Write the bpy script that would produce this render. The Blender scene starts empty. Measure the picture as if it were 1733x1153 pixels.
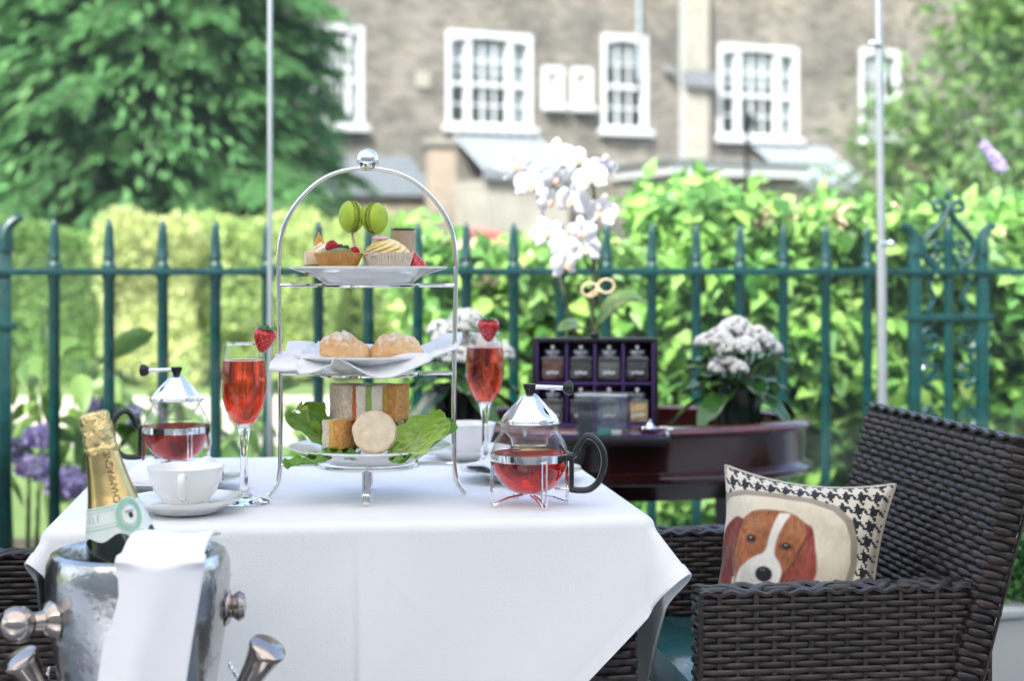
import bpy, bmesh, math, random
import numpy as np
from mathutils import Vector, Matrix, Quaternion, noise
R = math.radians
PI = math.pi
random.seed(7)
rng = np.random.default_rng(11)
scene = bpy.context.scene
COL = scene.collection

# ---------------------------------------------------------------- camera, sky, sun, exposure
F, CX, HZ, CZ = 2640.0, 866.5, 460.0, 1.06      # focal length in photo pixels, centre column, horizon row, eye height
cam_d = bpy.data.cameras.new('camera')
cam = bpy.data.objects.new('camera', cam_d); COL.objects.link(cam)
cam.location = (0, 0, CZ); cam.rotation_euler = (R(90), 0, 0)
cam_d.sensor_width = 36; cam_d.lens = F / 1733 * 36
cam_d.shift_y = -(576.5 - HZ) / 1733
cam_d.clip_start = 0.05; cam_d.clip_end = 2000
cam_d.dof.use_dof = True; cam_d.dof.focus_distance = 2.02; cam_d.dof.aperture_fstop = 4.0
cam_d.dof.aperture_blades = 0
scene.camera = cam

SUN_EL, SUN_AZ = R(47), R(203)        # azimuth clockwise from +Y: sun high behind the camera, a little to the left
world = bpy.data.worlds.new('World'); scene.world = world; world.use_nodes = True
wn = world.node_tree.nodes; wl = world.node_tree.links
sky = wn.new('ShaderNodeTexSky'); sky.sky_type = 'NISHITA'; sky.sun_disc = False
sky.sun_elevation = SUN_EL; sky.sun_rotation = SUN_AZ
sky.air_density = 1.0; sky.dust_density = 4.5; sky.ozone_density = 0.6
wn['Background'].inputs['Strength'].default_value = 0.14
wl.new(sky.outputs[0], wn['Background'].inputs['Color'])
sun_d = bpy.data.lights.new('sun', 'SUN'); sun = bpy.data.objects.new('sun', sun_d); COL.objects.link(sun)
sun_d.energy = 2.9; sun_d.angle = R(2); sun_d.color = (1.0, 0.98, 0.955)
sdir = Vector((math.sin(SUN_AZ) * math.cos(SUN_EL), math.cos(SUN_AZ) * math.cos(SUN_EL), math.sin(SUN_EL)))
sun.rotation_euler = sdir.to_track_quat('Z', 'Y').to_euler(); sun.location = (-4, -4, 8)
vs = scene.view_settings
vs.view_transform = 'Standard'; vs.look = 'None'; vs.gamma = 1; vs.use_curve_mapping = False
vs.exposure = 2.15
scene.cycles.use_denoising = True
scene.cycles.max_bounces = 10; scene.cycles.transparent_max_bounces = 24
scene.cycles.transmission_bounces = 10; scene.cycles.glossy_bounces = 5; scene.cycles.diffuse_bounces = 4
scene.cycles.sample_clamp_indirect = 8.0
scene.cycles.use_adaptive_sampling = True; scene.cycles.adaptive_threshold = 0.015

def at(px, py, Y):
    return Vector(((px - CX) / F * Y, Y, CZ - (py - HZ) / F * Y))

# ---------------------------------------------------------------- materials
MATS = {}
def new_mat(name):
    m = bpy.data.materials.new(name); m.use_nodes = True
    nt = m.node_tree; nt.nodes.clear()
    out = nt.nodes.new('ShaderNodeOutputMaterial')
    MATS[name] = m
    return m, nt, out
def N(nt, t, **kw):
    n = nt.nodes.new('ShaderNode' + t)
    for k, v in kw.items(): setattr(n, k, v)
    return n
def c4(c): return (c[0], c[1], c[2], 1)
def mat(name, col, rough=.5, metal=0, var=0, scale=30, col2=None, bump=0, bscale=80, rand=0, island=0, trans=0, ior=1.45,
        sheen=0, coat=0, sss=0, spec=.5, stretch=(1, 1, 1), transl=0, trcol=None, attr=None):
    m, nt, out = new_mat(name); L = nt.links
    p = N(nt, 'BsdfPrincipled')
    p.inputs['Roughness'].default_value = rough; p.inputs['Metallic'].default_value = metal
    p.inputs['Transmission Weight'].default_value = trans; p.inputs['IOR'].default_value = ior
    p.inputs['Sheen Weight'].default_value = sheen; p.inputs['Coat Weight'].default_value = coat
    p.inputs['Coat Roughness'].default_value = .06
    p.inputs['Specular IOR Level'].default_value = spec
    if sss:
        p.inputs['Subsurface Weight'].default_value = sss; p.inputs['Subsurface Radius'].default_value = (.004, .003, .002)
        p.inputs['Subsurface Scale'].default_value = 1.0
    tc = N(nt, 'TexCoord'); mp = N(nt, 'Mapping'); mp.inputs['Scale'].default_value = stretch
    L.new(tc.outputs['Object'], mp.inputs['Vector'])
    src = None
    if attr:
        a = N(nt, 'Attribute'); a.attribute_name = attr; src = a.outputs['Color']
    else:
        rgb = N(nt, 'RGB'); rgb.outputs[0].default_value = c4(col); src = rgb.outputs[0]
    if col2 or var:
        nz = N(nt, 'TexNoise'); nz.inputs['Scale'].default_value = scale; nz.inputs['Detail'].default_value = 4
        L.new(mp.outputs[0], nz.inputs['Vector'])
        ramp = N(nt, 'ValToRGB'); ramp.color_ramp.elements[0].position = .32; ramp.color_ramp.elements[1].position = .68
        L.new(nz.outputs['Fac'], ramp.inputs[0])
        mx = N(nt, 'MixRGB'); mx.blend_type = 'MIX'
        L.new(ramp.outputs[0], mx.inputs['Fac'])
        if col2:
            L.new(src, mx.inputs['Color1']); mx.inputs['Color2'].default_value = c4(col2)
        else:
            d = N(nt, 'MixRGB'); d.blend_type = 'MULTIPLY'; d.inputs['Fac'].default_value = 1
            L.new(src, d.inputs['Color1']); d.inputs['Color2'].default_value = (1 - var,) * 3 + (1,)
            L.new(d.outputs[0], mx.inputs['Color1']); L.new(src, mx.inputs['Color2'])
        src = mx.outputs[0]
    if rand or island:
        hs = N(nt, 'HueSaturation')
        if island:
            g = N(nt, 'NewGeometry'); rv = g.outputs['Random Per Island']; amt = island
        else:
            g = N(nt, 'ObjectInfo'); rv = g.outputs['Random']; amt = rand
        mr = N(nt, 'MapRange'); mr.inputs['To Min'].default_value = 1 - amt; mr.inputs['To Max'].default_value = 1 + amt
        L.new(rv, mr.inputs['Value']); L.new(mr.outputs[0], hs.inputs['Value'])
        mr2 = N(nt, 'MapRange'); mr2.inputs['To Min'].default_value = .5 + .05 * amt; mr2.inputs['To Max'].default_value = .5 - .05 * amt
        L.new(rv, mr2.inputs['Value']); L.new(mr2.outputs[0], hs.inputs['Hue'])
        L.new(src, hs.inputs['Color']); src = hs.outputs[0]
    L.new(src, p.inputs['Base Color'])
    if bump:
        nb = N(nt, 'TexNoise'); nb.inputs['Scale'].default_value = bscale; nb.inputs['Detail'].default_value = 5
        L.new(mp.outputs[0], nb.inputs['Vector'])
        b = N(nt, 'Bump'); b.inputs['Strength'].default_value = bump; b.inputs['Distance'].default_value = .01
        L.new(nb.outputs['Fac'], b.inputs['Height']); L.new(b.outputs[0], p.inputs['Normal'])
    if transl:
        t = N(nt, 'BsdfTranslucent'); ms = N(nt, 'MixShader'); ms.inputs[0].default_value = transl
        if trcol:
            mm = N(nt, 'MixRGB'); mm.blend_type = 'MULTIPLY'; mm.inputs['Fac'].default_value = 1
            L.new(src, mm.inputs['Color1']); mm.inputs['Color2'].default_value = c4(trcol); L.new(mm.outputs[0], t.inputs['Color'])
        else:
            L.new(src, t.inputs['Color'])
        L.new(p.outputs[0], ms.inputs[1]); L.new(t.outputs[0], ms.inputs[2]); L.new(ms.outputs[0], out.inputs[0])
    else:
        L.new(p.outputs[0], out.inputs[0])
    return m
def thin_glass(name, tint=(1, 1, 1), ior=1.5, rough=0.0, boost=0.0):
    m, nt, out = new_mat(name); L = nt.links
    t = N(nt, 'BsdfTransparent'); t.inputs[0].default_value = c4(tint)
    g = N(nt, 'BsdfGlossy'); g.inputs['Roughness'].default_value = rough
    lw = N(nt, 'LayerWeight'); lw.inputs['Blend'].default_value = .5                  # reflectance of a thin sheet, the same from both sides
    pw = N(nt, 'Math', operation='POWER'); pw.inputs[1].default_value = 3.0; L.new(lw.outputs['Facing'], pw.inputs[0])
    r0 = ((ior - 1) / (ior + 1)) ** 2 + boost
    ad = N(nt, 'Math', operation='MULTIPLY_ADD'); ad.use_clamp = True; ad.inputs[1].default_value = .85; ad.inputs[2].default_value = r0
    L.new(pw.outputs[0], ad.inputs[0])
    ms = N(nt, 'MixShader'); L.new(ad.outputs[0], ms.inputs[0]); L.new(t.outputs[0], ms.inputs[1]); L.new(g.outputs[0], ms.inputs[2])
    L.new(ms.outputs[0], out.inputs[0])
    return m
M = MATS
mat('linen', (.79, .80, .81), .75, var=.05, scale=5, bump=.12, bscale=500, sheen=.15)
mat('linen_hem', (.79, .80, .82), .75)
mat('china', (.82, .82, .80), .12, coat=.5, sss=.0)
mat('silver', (.86, .85, .82), .09, metal=1, var=.12, scale=40)
mat('chrome', (.88, .89, .9), .04, metal=1)
mat('hammered', (.58, .60, .60), .20, metal=1, bump=.2, bscale=48, var=.4, scale=10)
mat('bronze_metal', (.46, .40, .36), .16, metal=1)
mat('black_plastic', (.012, .013, .014), .28)
mat('iron_green', (.002, .050, .050), .38, var=.45, scale=25, bump=.1, bscale=160, coat=.15)
mat('wicker', (.034, .025, .022), .32, rand=.45, var=.35, scale=60, stretch=(1, 1, 1), bump=.1, bscale=300)
mat('wicker_core', (.008, .006, .006), .7)
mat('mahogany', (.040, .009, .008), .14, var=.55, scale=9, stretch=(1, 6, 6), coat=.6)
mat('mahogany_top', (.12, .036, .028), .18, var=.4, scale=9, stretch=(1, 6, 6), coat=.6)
mat('teal_vinyl', (.02, .13, .13), .2, var=.3, scale=14, bump=.25, bscale=7, coat=.5)
thin_glass('glass', (.96, .97, .965), 1.5)
thin_glass('pane_glass', (.96, .98, .97), 1.42, boost=.006)
thin_glass('jar_glass', (.92, .93, .93), 1.5, boost=.10)
thin_glass('acrylic', (.93, .95, .95), 1.49, boost=.02)
mat('solid_glass', (1, 1, 1), 0.0, trans=1, ior=1.48)
def liquid(name, col, ior=1.33, clear=.38):
    # coloured drink: part of the light is bent, part goes straight on, both take the colour
    m, nt, out = new_mat(name); L = nt.links
    p = N(nt, 'BsdfPrincipled'); p.inputs['Base Color'].default_value = c4(col); p.inputs['Roughness'].default_value = 0
    p.inputs['Transmission Weight'].default_value = 1; p.inputs['IOR'].default_value = ior
    t = N(nt, 'BsdfTransparent'); t.inputs[0].default_value = c4(col)
    ms = N(nt, 'MixShader'); ms.inputs[0].default_value = clear
    L.new(p.outputs[0], ms.inputs[1]); L.new(t.outputs[0], ms.inputs[2]); L.new(ms.outputs[0], out.inputs[0])
liquid('rose_wine', (.98, .16, .09)); liquid('tea', (.80, .030, .028), clear=.22); liquid('tea_amber', (.66, .065, .055), clear=.25)
mat('water_white', (.95, .9, .9), .1)
# ---------------------------------------------------------------- mesh helpers
class MB:
    def __init__(s): s.v = []; s.f = []
    def add(s, vs_, fs):
        o = len(s.v); s.v += [tuple(p) for p in vs_]; s.f += [tuple(i + o for i in f) for f in fs]; return s
    def box(s, c, d, m=None):
        x, y, z = d[0] / 2, d[1] / 2, d[2] / 2
        P = [Vector(p) for p in ((-x, -y, -z), (x, -y, -z), (x, y, -z), (-x, y, -z), (-x, -y, z), (x, -y, z), (x, y, z), (-x, y, z))]
        if m is not None: P = [m @ p for p in P]
        c = Vector(c)
        return s.add([p + c for p in P], [(0, 3, 2, 1), (4, 5, 6, 7), (0, 1, 5, 4), (1, 2, 6, 5), (2, 3, 7, 6), (3, 0, 4, 7)])
    def bbox(s, c, d, b=.003, m=None):
        """box with bevelled (chamfered) edges"""
        bm = bmesh.new(); bmesh.ops.create_cube(bm, size=1)
        for v in bm.verts: v.co = Vector((v.co.x * d[0], v.co.y * d[1], v.co.z * d[2]))
        bmesh.ops.bevel(bm, geom=bm.edges[:], offset=b, segments=2, affect='EDGES', profile=.5)
        bm.verts.index_update()
        P = [v.co.copy() for v in bm.verts]
        if m is not None: P = [m @ p for p in P]
        fs = [[v.index for v in f.verts] for f in bm.faces]; bm.free()
        c = Vector(c)
        return s.add([p + c for p in P], fs)
    def tube(s, pts, r, n=8, closed=False, flat=1.0, up=None, caps=True):
        pts = [Vector(p) for p in pts]; k = len(pts)
        rs = r if hasattr(r, '__len__') else [r] * k
        nrm = None; ring = []
        for i, p in enumerate(pts):
            a = pts[(i - 1) % k] if (closed or i > 0) else p
            b = pts[(i + 1) % k] if (closed or i < k - 1) else p
            t = (b - a)
            t = t.normalized() if t.length > 1e-9 else Vector((0, 0, 1))
            if up is not None:
                u = Vector(up); nn = u - t * u.dot(t)
                if nn.length < 1e-4: nn = nrm if nrm is not None else t.orthogonal()
                nrm = nn.normalized()
            elif nrm is None: nrm = t.orthogonal().normalized()
            else:
                nn = nrm - t * nrm.dot(t); nrm = nn.normalized() if nn.length > 1e-6 else t.orthogonal().normalized()
            bn = t.cross(nrm)
            off = PI / 4 if n == 4 else 0
            for j in range(n):
                an = 2 * PI * j / n + off
                ring.append(p + (nrm * math.cos(an) * flat + bn * math.sin(an)) * rs[i])
        fs = []
        for i in range(k if closed else k - 1):
            for j in range(n):
                a = i * n + j; b = i * n + (j + 1) % n; c = ((i + 1) % k) * n + (j + 1) % n; d = ((i + 1) % k) * n + j
                fs.append((a, b, c, d))
        if caps and not closed:
            fs.append(tuple(range(n - 1, -1, -1))); fs.append(tuple((k - 1) * n + j for j in range(n)))
        return s.add(ring, fs)
    def lathe(s, prof, n=32, c=(0, 0, 0), m=None, fn=None):
        c = Vector(c); vs_ = []; fs = []
        for (r, z) in prof:
            for j in range(n):
                an = 2 * PI * j / n
                rr = r if fn is None else fn(r, z, an)
                p = Vector((rr * math.cos(an), rr * math.sin(an), z))
                if m is not None: p = m @ p
                vs_.append(p + c)
        k = len(prof)
        for i in range(k - 1):
            for j in range(n):
                fs.append((i * n + j, i * n + (j + 1) % n, (i + 1) * n + (j + 1) % n, (i + 1) * n + j))
        return s.add(vs_, fs)
    def disc(s, r, z, n=32, c=(0, 0, 0), up=True):
        c = Vector(c); P = [Vector((r * math.cos(2 * PI * j / n), r * math.sin(2 * PI * j / n), z)) + c for j in range(n)]
        return s.add(P, [tuple(range(n)) if up else tuple(range(n - 1, -1, -1))])
    def sphere(s, c, r, n=16, sc=(1, 1, 1), m=None):
        c = Vector(c); k = max(6, n // 2); vs_ = []; fs = []
        for i in range(k + 1):
            th = PI * i / k
            for j in range(n):
                an = 2 * PI * j / n
                p = Vector((r * sc[0] * math.sin(th) * math.cos(an), r * sc[1] * math.sin(th) * math.sin(an), r * sc[2] * math.cos(th)))
                if m is not None: p = m @ p
                vs_.append(p + c)
        for i in range(k):
            for j in range(n):
                fs.append((i * n + j, (i + 1) * n + j, (i + 1) * n + (j + 1) % n, i * n + (j + 1) % n))
        return s.add(vs_, fs)
    def grid(s, fn, nu, nv):
        o = [fn(i / (nu - 1), j / (nv - 1)) for j in range(nv) for i in range(nu)]
        fs = [(j * nu + i, j * nu + i + 1, (j + 1) * nu + i + 1, (j + 1) * nu + i) for j in range(nv - 1) for i in range(nu - 1)]
        return s.add(o, fs)
    def mesh(s, name, material=None, smooth=True, ang=40):
        me = bpy.data.meshes.new(name); me.from_pydata(s.v, [], s.f); me.validate(); me.update()
        if smooth:
            me.polygons.foreach_set('use_smooth', [True] * len(me.polygons))
            me.set_sharp_from_angle(angle=R(ang))
        if material: me.materials.append(M[material] if isinstance(material, str) else material)
        return me
    def build(s, name, material, parent=None, smooth=True, ang=40, loc=None, rot=None, weld=0):
        me = s.mesh(name, material, smooth, ang)
        if weld:
            bm = bmesh.new(); bm.from_mesh(me); bmesh.ops.remove_doubles(bm, verts=bm.verts[:], dist=weld)
            bmesh.ops.recalc_face_normals(bm, faces=bm.faces[:]); bm.to_mesh(me); bm.free()
        return link(name, me, parent, loc, rot)
def link(name, me, parent=None, loc=None, rot=None):
    o = bpy.data.objects.new(name, me); COL.objects.link(o)
    if parent is not None: o.parent = parent
    if loc is not None: o.location = loc
    if rot is not None: o.rotation_euler = rot
    return o
def tag(o, label, cat, group=None):
    o['label'] = label; o['category'] = cat
    if group: o['group'] = group
    return o
def thing(name, label, cat, loc=(0, 0, 0), rotz=0, group=None):
    o = bpy.data.objects.new(name, None); COL.objects.link(o); o.empty_display_size = .1
    o.location = loc; o.rotation_euler = (0, 0, rotz)
    return tag(o, label, cat, group)
def struct(o): o['kind'] = 'structure'; return o
def stuff(o): o['kind'] = 'stuff'; return o
def copy_tree(o, parent=None):
    c = o.copy(); COL.objects.link(c); c.parent = parent
    for ch in list(o.children): copy_tree(ch, c)
    return c
def solidify(o, t, off=0):
    m = o.modifiers.new('thickness', 'SOLIDIFY'); m.thickness = t; m.offset = off; return o
def subsurf(o, k=1):
    m = o.modifiers.new('smooth', 'SUBSURF'); m.levels = k; m.render_levels = k; return o
def spline(pts, k=8):
    """Catmull-Rom through the points"""
    P = [Vector(p) for p in pts]; out = []
    for i in range(len(P) - 1):
        a = P[i - 1] if i else P[0] * 2 - P[1]; b = P[i]; c = P[i + 1]; d = P[i + 2] if i + 2 < len(P) else P[-1] * 2 - P[-2]
        for j in range(k):
            t = j / k
            out.append(.5 * ((2 * b) + (c - a) * t + (2 * a - 5 * b + 4 * c - d) * t * t + (3 * b - a - 3 * c + d) * t ** 3))
    out.append(P[-1]); return out
def np_mesh(name, V, Fc, material, parent=None, smooth=False):
    me = bpy.data.meshes.new(name); me.from_pydata(V.tolist(), [], Fc.tolist()); me.update()
    if smooth: me.polygons.foreach_set('use_smooth', [True] * len(me.polygons))
    me.materials.append(M[material]); return link(name, me, parent)
def unit(a): return a / np.maximum(np.linalg.norm(a, axis=-1, keepdims=True), 1e-9)
def leaves(P, A, Nn, ln, wd, fold=.25, curl=.15):
    """pointed folded leaves, four triangles each: base point P, axis A, face normal Nn"""
    n = len(P); A = unit(A); Nn = unit(Nn - A * np.sum(A * Nn, 1, keepdims=True)); S = np.cross(Nn, A)
    ln = np.broadcast_to(ln, (n,))[:, None]; wd = np.broadcast_to(wd, (n,))[:, None]
    b = P; mid = P + A * ln * .48 - Nn * ln * .0; l = P + A * ln * .42 + S * wd * .5 + Nn * wd * fold
    r = P + A * ln * .42 - S * wd * .5 + Nn * wd * fold; t = P + A * ln - Nn * ln * curl
    V = np.stack([b, l, r, mid, t], 1).reshape(-1, 3)
    base = (np.arange(n) * 5)[:, None]
    Fc = np.concatenate([base + np.array([[0, 2, 3]]), base + np.array([[0, 3, 1]]), base + np.array([[1, 3, 4]]), base + np.array([[3, 2, 4]])], 1).reshape(-1, 3)
    return V, Fc
def blades(P, A, Nn, ln, wd):
    """flat slim needles, one quad each"""
    n = len(P); A = unit(A); Nn = unit(Nn - A * np.sum(A * Nn, 1, keepdims=True)); S = np.cross(Nn, A)
    ln = np.broadcast_to(ln, (n,))[:, None]; wd = np.broadcast_to(wd, (n,))[:, None]
    V = np.stack([P, P + A * ln * .4 + S * wd * .5, P + A * ln, P + A * ln * .4 - S * wd * .5], 1).reshape(-1, 3)
    Fc = (np.arange(n) * 4)[:, None] + np.array([[0, 1, 2, 3]])
    return V, Fc
def rnd_unit(n): return unit(rng.normal(size=(n, 3)))
def text_mesh(body, size, extrude=0):
    cu = bpy.data.curves.new('text', 'FONT'); cu.body = body; cu.size = size; cu.align_x = 'CENTER'; cu.align_y = 'CENTER'; cu.extrude = extrude
    ob = bpy.data.objects.new('text', cu); COL.objects.link(ob)
    dg = bpy.context.evaluated_depsgraph_get(); dg.update()
    me = bpy.data.meshes.new_from_object(ob.evaluated_get(dg))
    V = [v.co.copy() for v in me.vertices]; Fc = [list(p.vertices) for p in me.polygons]
    bpy.data.objects.remove(ob); bpy.data.curves.remove(cu); bpy.data.meshes.remove(me)
    return V, Fc
# ---------------------------------------------------------------- ground
mat('lawn', (.10, .16, .045), .9, var=.4, scale=1.4, bump=.3, bscale=30)
mat('gravel', (.42, .38, .33), .9, var=.3, scale=9, bump=.3, bscale=60)
mat('soil', (.045, .035, .026), .95, var=.4, scale=12, bump=.5, bscale=40)
mat('stone', (.20, .19, .17), .85, var=.35, scale=14, bump=.3, bscale=60)
def paving():
    m, nt, out = new_mat('paving'); L = nt.links
    p = N(nt, 'BsdfPrincipled'); p.inputs['Roughness'].default_value = .42
    tc = N(nt, 'TexCoord'); br = N(nt, 'TexBrick'); br.offset = .5
    br.inputs['Scale'].default_value = 1; br.inputs['Brick Width'].default_value = .6; br.inputs['Row Height'].default_value = .4
    br.inputs['Mortar Size'].default_value = .006
    br.inputs['Color1'].default_value = (.16, .19, .22, 1); br.inputs['Color2'].default_value = (.20, .22, .25, 1); br.inputs['Mortar'].default_value = (.06, .06, .06, 1)
    L.new(tc.outputs['Object'], br.inputs['Vector'])
    nz = N(nt, 'TexNoise'); nz.inputs['Scale'].default_value = 14; nz.inputs['Detail'].default_value = 6
    mx = N(nt, 'MixRGB'); mx.blend_type = 'MULTIPLY'; mx.inputs['Fac'].default_value = .5
    L.new(br.outputs['Color'], mx.inputs['Color1']); L.new(nz.outputs['Color'], mx.inputs['Color2']); L.new(mx.outputs[0], p.inputs['Base Color'])
    b = N(nt, 'Bump'); b.inputs['Strength'].default_value = .4; b.inputs['Distance'].default_value = .004
    L.new(br.outputs['Fac'], b.inputs['Height']); b.invert = True; L.new(b.outputs[0], p.inputs['Normal'])
    L.new(p.outputs[0], out.inputs[0])
paving()
def sheet(name, pts, z, material):
    me = bpy.data.meshes.new(name); me.from_pydata([(x, y, z) for x, y in pts], [], [tuple(range(len(pts)))]); me.update()
    me.materials.append(M[material]); return struct(link(name, me))
FA = R(15.5)                                                # the railing recedes to the right by this angle
FD = Vector((math.cos(FA), math.sin(FA), 0)); FNv = Vector((-math.sin(FA), math.cos(FA), 0))
F0 = Vector((-1.111, 3.78, 0))                              # foot of the railing, bar seen at column 92
def fpos(t, z=0, off=0): return F0 + FD * t + FNv * off + Vector((0, 0, z))
def ft(px, off=0):
    q = (px - CX) / F; o = F0 + FNv * off
    return (q * o.y - o.x) / (FD.x - q * FD.y)
sheet('ground', [(-300, -300), (300, -300), (300, 500), (-300, 500)], -.012, 'lawn')
a, b = fpos(-40, 0, .10), fpos(40, 0, .10)
sheet('terrace', [(-40, -20), (40, -20), (b.x, b.y), (a.x, a.y)], 0, 'paving')
a, b, c, d = fpos(-12, 0, .12), fpos(12, 0, .12), fpos(12, 0, 2.6), fpos(-12, 0, 2.6)
sheet('planting_bed', [(a.x, a.y), (b.x, b.y), (c.x, c.y), (d.x, d.y)], -.006, 'soil')
sheet('garden_path', [(-14, 9.2), (9, 9.8), (9, 13.6), (-14, 13.0)], -.004, 'gravel')
sheet('street', [(-60, 20.5), (60, 22), (60, 29.5), (-60, 24)], -.003, 'stone')

# ---------------------------------------------------------------- plinth wall and iron railing
pl = MB()
for k in range(-4, 5):
    c = fpos(k * 1.0 + .5, .15, .03)
    pl.bbox(c, (.99, .20, .31), .012, Matrix.Rotation(FA, 3, 'Z'))
tag(pl.build('plinth_wall', 'stone'), 'low weathered stone plinth carrying the green iron railing', 'wall')

T1, T2 = ft(92), ft(1468); NB = 18; SP = (T2 - T1) / (NB - 1)
rail = thing('railing', 'dark teal painted iron railing with pointed bars and one long top rail', 'railing', fpos(0), FA)
RZ, TIPZ, BOTZ = 1.06, 1.19, .36
b = MB(); b.bbox((0, 0, RZ), (9.4, .042, .018), .003); b.build('top_rail', 'iron_green', rail)
b = MB(); b.bbox((0, 0, BOTZ), (9.4, .042, .018), .003); b.build('bottom_rail', 'iron_green', rail)
def spear(h0=.28, wob=0):
    b = MB()
    rr = .0138
    prof = [(0, h0), (rr, h0), (rr, RZ - .02), (rr * 1.35, RZ - .012), (rr * 1.35, RZ + .014), (rr * .95, RZ + .020), (rr * .9, RZ + .032), (rr * 1.15, RZ + .036),
            (rr * 1.0, RZ + .044), (rr * .86, RZ + .075), (rr * .68, RZ + .110), (rr * .42, RZ + .124), (0, TIPZ)]
    b.lathe(prof, 10); return b
spear_me = spear().mesh('bar', 'iron_green')
for i in range(-1, NB):
    if i == -1: continue
    link('bar', spear_me, rail, (T1 + SP * i - 0, 0, 0), (0, 0, random.random()))
for k in range(1, 14): link('bar', spear_me, rail, (ft(8) - .216 - .125 * k, 0, 0))
for k in range(1, 14): link('bar', spear_me, rail, (ft(1680) + .10 + .125 * k, 0, 0))

def arc(cx, cz, r, a0, a1, k=14, r1=None):
    r1 = r if r1 is None else r1
    return [(cx + (r + (r1 - r) * i / k) * math.cos(R(a0 + (a1 - a0) * i / k)), 0, cz + (r + (r1 - r) * i / k) * math.sin(R(a0 + (a1 - a0) * i / k))) for i in range(k + 1)]
def iron_panel(loc, label):
    """decorative cast panel: two side bars with curled tops, a centre bar, onion hoop and scrolls"""
    root = thing('ornamental_ironwork', label, 'ironwork', loc, FA, 'scrolled panels in the railing')
    W = .108
    for s in (-1, 1):
        b = MB(); b.bbox((0, 0, (.28 + 1.12) / 2), (.031, .026, 1.12 - .28), .003); b.build('side_bar', 'iron_green', root, loc=(s * W, 0, 0))
        b = MB(); pts = spline([(s * W, 0, 1.11), (s * W, 0, 1.145), (s * (W + .008), 0, 1.170), (s * (W + .026), 0, 1.187), (s * (W + .042), 0, 1.190)], 6)
        k = len(pts); b.tube(pts, [.022 - .015 * i / k for i in range(k)], 8, up=(0, 1, 0)); b.build('curled_tip', 'iron_green', root)
    b = MB(); b.lathe([(0, .28), (.0138, .28), (.0138, 1.15), (.016, 1.165), (.012, 1.19), (.004, 1.205), (0, 1.208)], 10); b.build('centre_bar', 'iron_green', root)
    b = MB(); b.bbox((0, 0, .930), (.27, .036, .018), .003); b.build('cross_bar', 'iron_green', root)
    for s in (-1, 1):
        pts = spline([(s * .030, 0, 1.068), (s * .062, 0, 1.085), (s * .080, 0, 1.118), (s * .074, 0, 1.152), (s * .048, 0, 1.180), (s * .022, 0, 1.205), (s * .004, 0, 1.238)], 7)
        b = MB(); b.tube(pts, .0100, 8, flat=1.3, up=(0, 1, 0)); b.build('hoop', 'iron_green', root)
        b = MB(); b.tube([(s * x, y, z) for x, y, z in [(.004, 0, 1.228)] + arc(.034, 1.243, .019, 160, -150, 16, .007)], .0078, 8); b.build('scroll', 'iron_green', root)
        for zc, a0, a1 in ((1.132, 200, -170), (1.098, 160, 520)):
            b = MB(); b.tube([(s * x, y, z) for x, y, z in arc(.038, zc, .019, a0, a1, 22, .006)], .0075, 8); b.build('scroll', 'iron_green', root)
        pts = spline([(s * .050, 0, 1.055), (s * .062, 0, 1.02), (s * .046, 0, .985), (s * .062, 0, .955), (s * .054, 0, .935)], 6)
        b = MB(); b.tube(pts, .0085, 8); b.build('wave_bar', 'iron_green', root)
        for zc, m in ((.865, 1), (.770, -1), (.640, 1), (.540, -1)):
            pts = [(s * x, y, zc + m * (z)) for x, y, z in arc(.055, 0, .007, -400, 90, 34, .037)] + [(s * .030, 0, zc - m * .036 + 0 * m)][:0]
            b = MB(); b.tube(pts, .0068, 8); b.build('scroll', 'iron_green', root)
            b = MB(); b.tube(spline([(s * .054, 0, zc + m * .036), (s * .086, 0, zc + m * .018), (s * .088, 0, zc - m * .020), (s * .066, 0, zc - m * .048)], 6), .0068, 8); b.build('scroll_tail', 'iron_green', root)
    b = MB(); b.lathe([(0, 1.226), (.012, 1.232), (.0085, 1.25), (.004, 1.262), (.010, 1.276), (.006, 1.292), (0, 1.302)], 10); b.build('finial', 'iron_green', root)
    return root
iron_panel(fpos(ft(1605)), 'ornate teal iron panel with scrolls and a small finial, behind the wicker chair back')
iron_panel(fpos(ft(8) - .108), 'scrolled teal iron panel beside the lilac-flowered plant, curled tip and cross-bar stub showing')

# ---------------------------------------------------------------- awning added out of view: shades the tables, leaves the garden in sun
mat('shade_cloth', (.78, .78, .76), .9, transl=.6, var=.04, scale=3)
mat('shade_rib', (.03, .06, .06), .5)
mat('unseen_wall_render', (.60, .58, .55), .9, var=.15, scale=2)
b = MB(); b.box((8, -4.5, 2.2), (64, .3, 4.4)); struct(b.build('unseen_wall', 'unseen_wall_render', None, smooth=False))  # unseen wall added to cut pane reflections and bounce light
aw = thing('sunshade', 'added unseen white cloth awning on dark ribs above the terrace tables', 'sunshade', (0, 0, 0), 0)
AWY0, AWY1, AWZ = -1.5, 2.05, 2.62
b = MB(); b.add([(-6, AWY0, AWZ + .3), (7, AWY0, AWZ + .3), (7, AWY1, AWZ), (-6, AWY1, AWZ)], [(0, 1, 2, 3)]); b.build('cloth', 'shade_cloth', aw, smooth=False)
for k in range(88):  # ribs added overhead so the chrome lids mirror dark stripes
    b = MB(); x = -5.9 + .146 * k; b.tube([(x, AWY0, AWZ + .26), (x, AWY1, AWZ - .04)], .020, 4); b.build('rib', 'shade_rib', aw, smooth=False)
for s in (-5.8, 6.8):
    b = MB(); b.tube([(s, AWY1 - .05, 0), (s, AWY1 - .05, AWZ - .05)], .04, 10); b.build('post', 'shade_rib', aw)
b = MB(); b.bbox((.5, AWY1, AWZ - .10), (13, .06, .10), .01); b.build('front_beam', 'shade_rib', aw)

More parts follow.
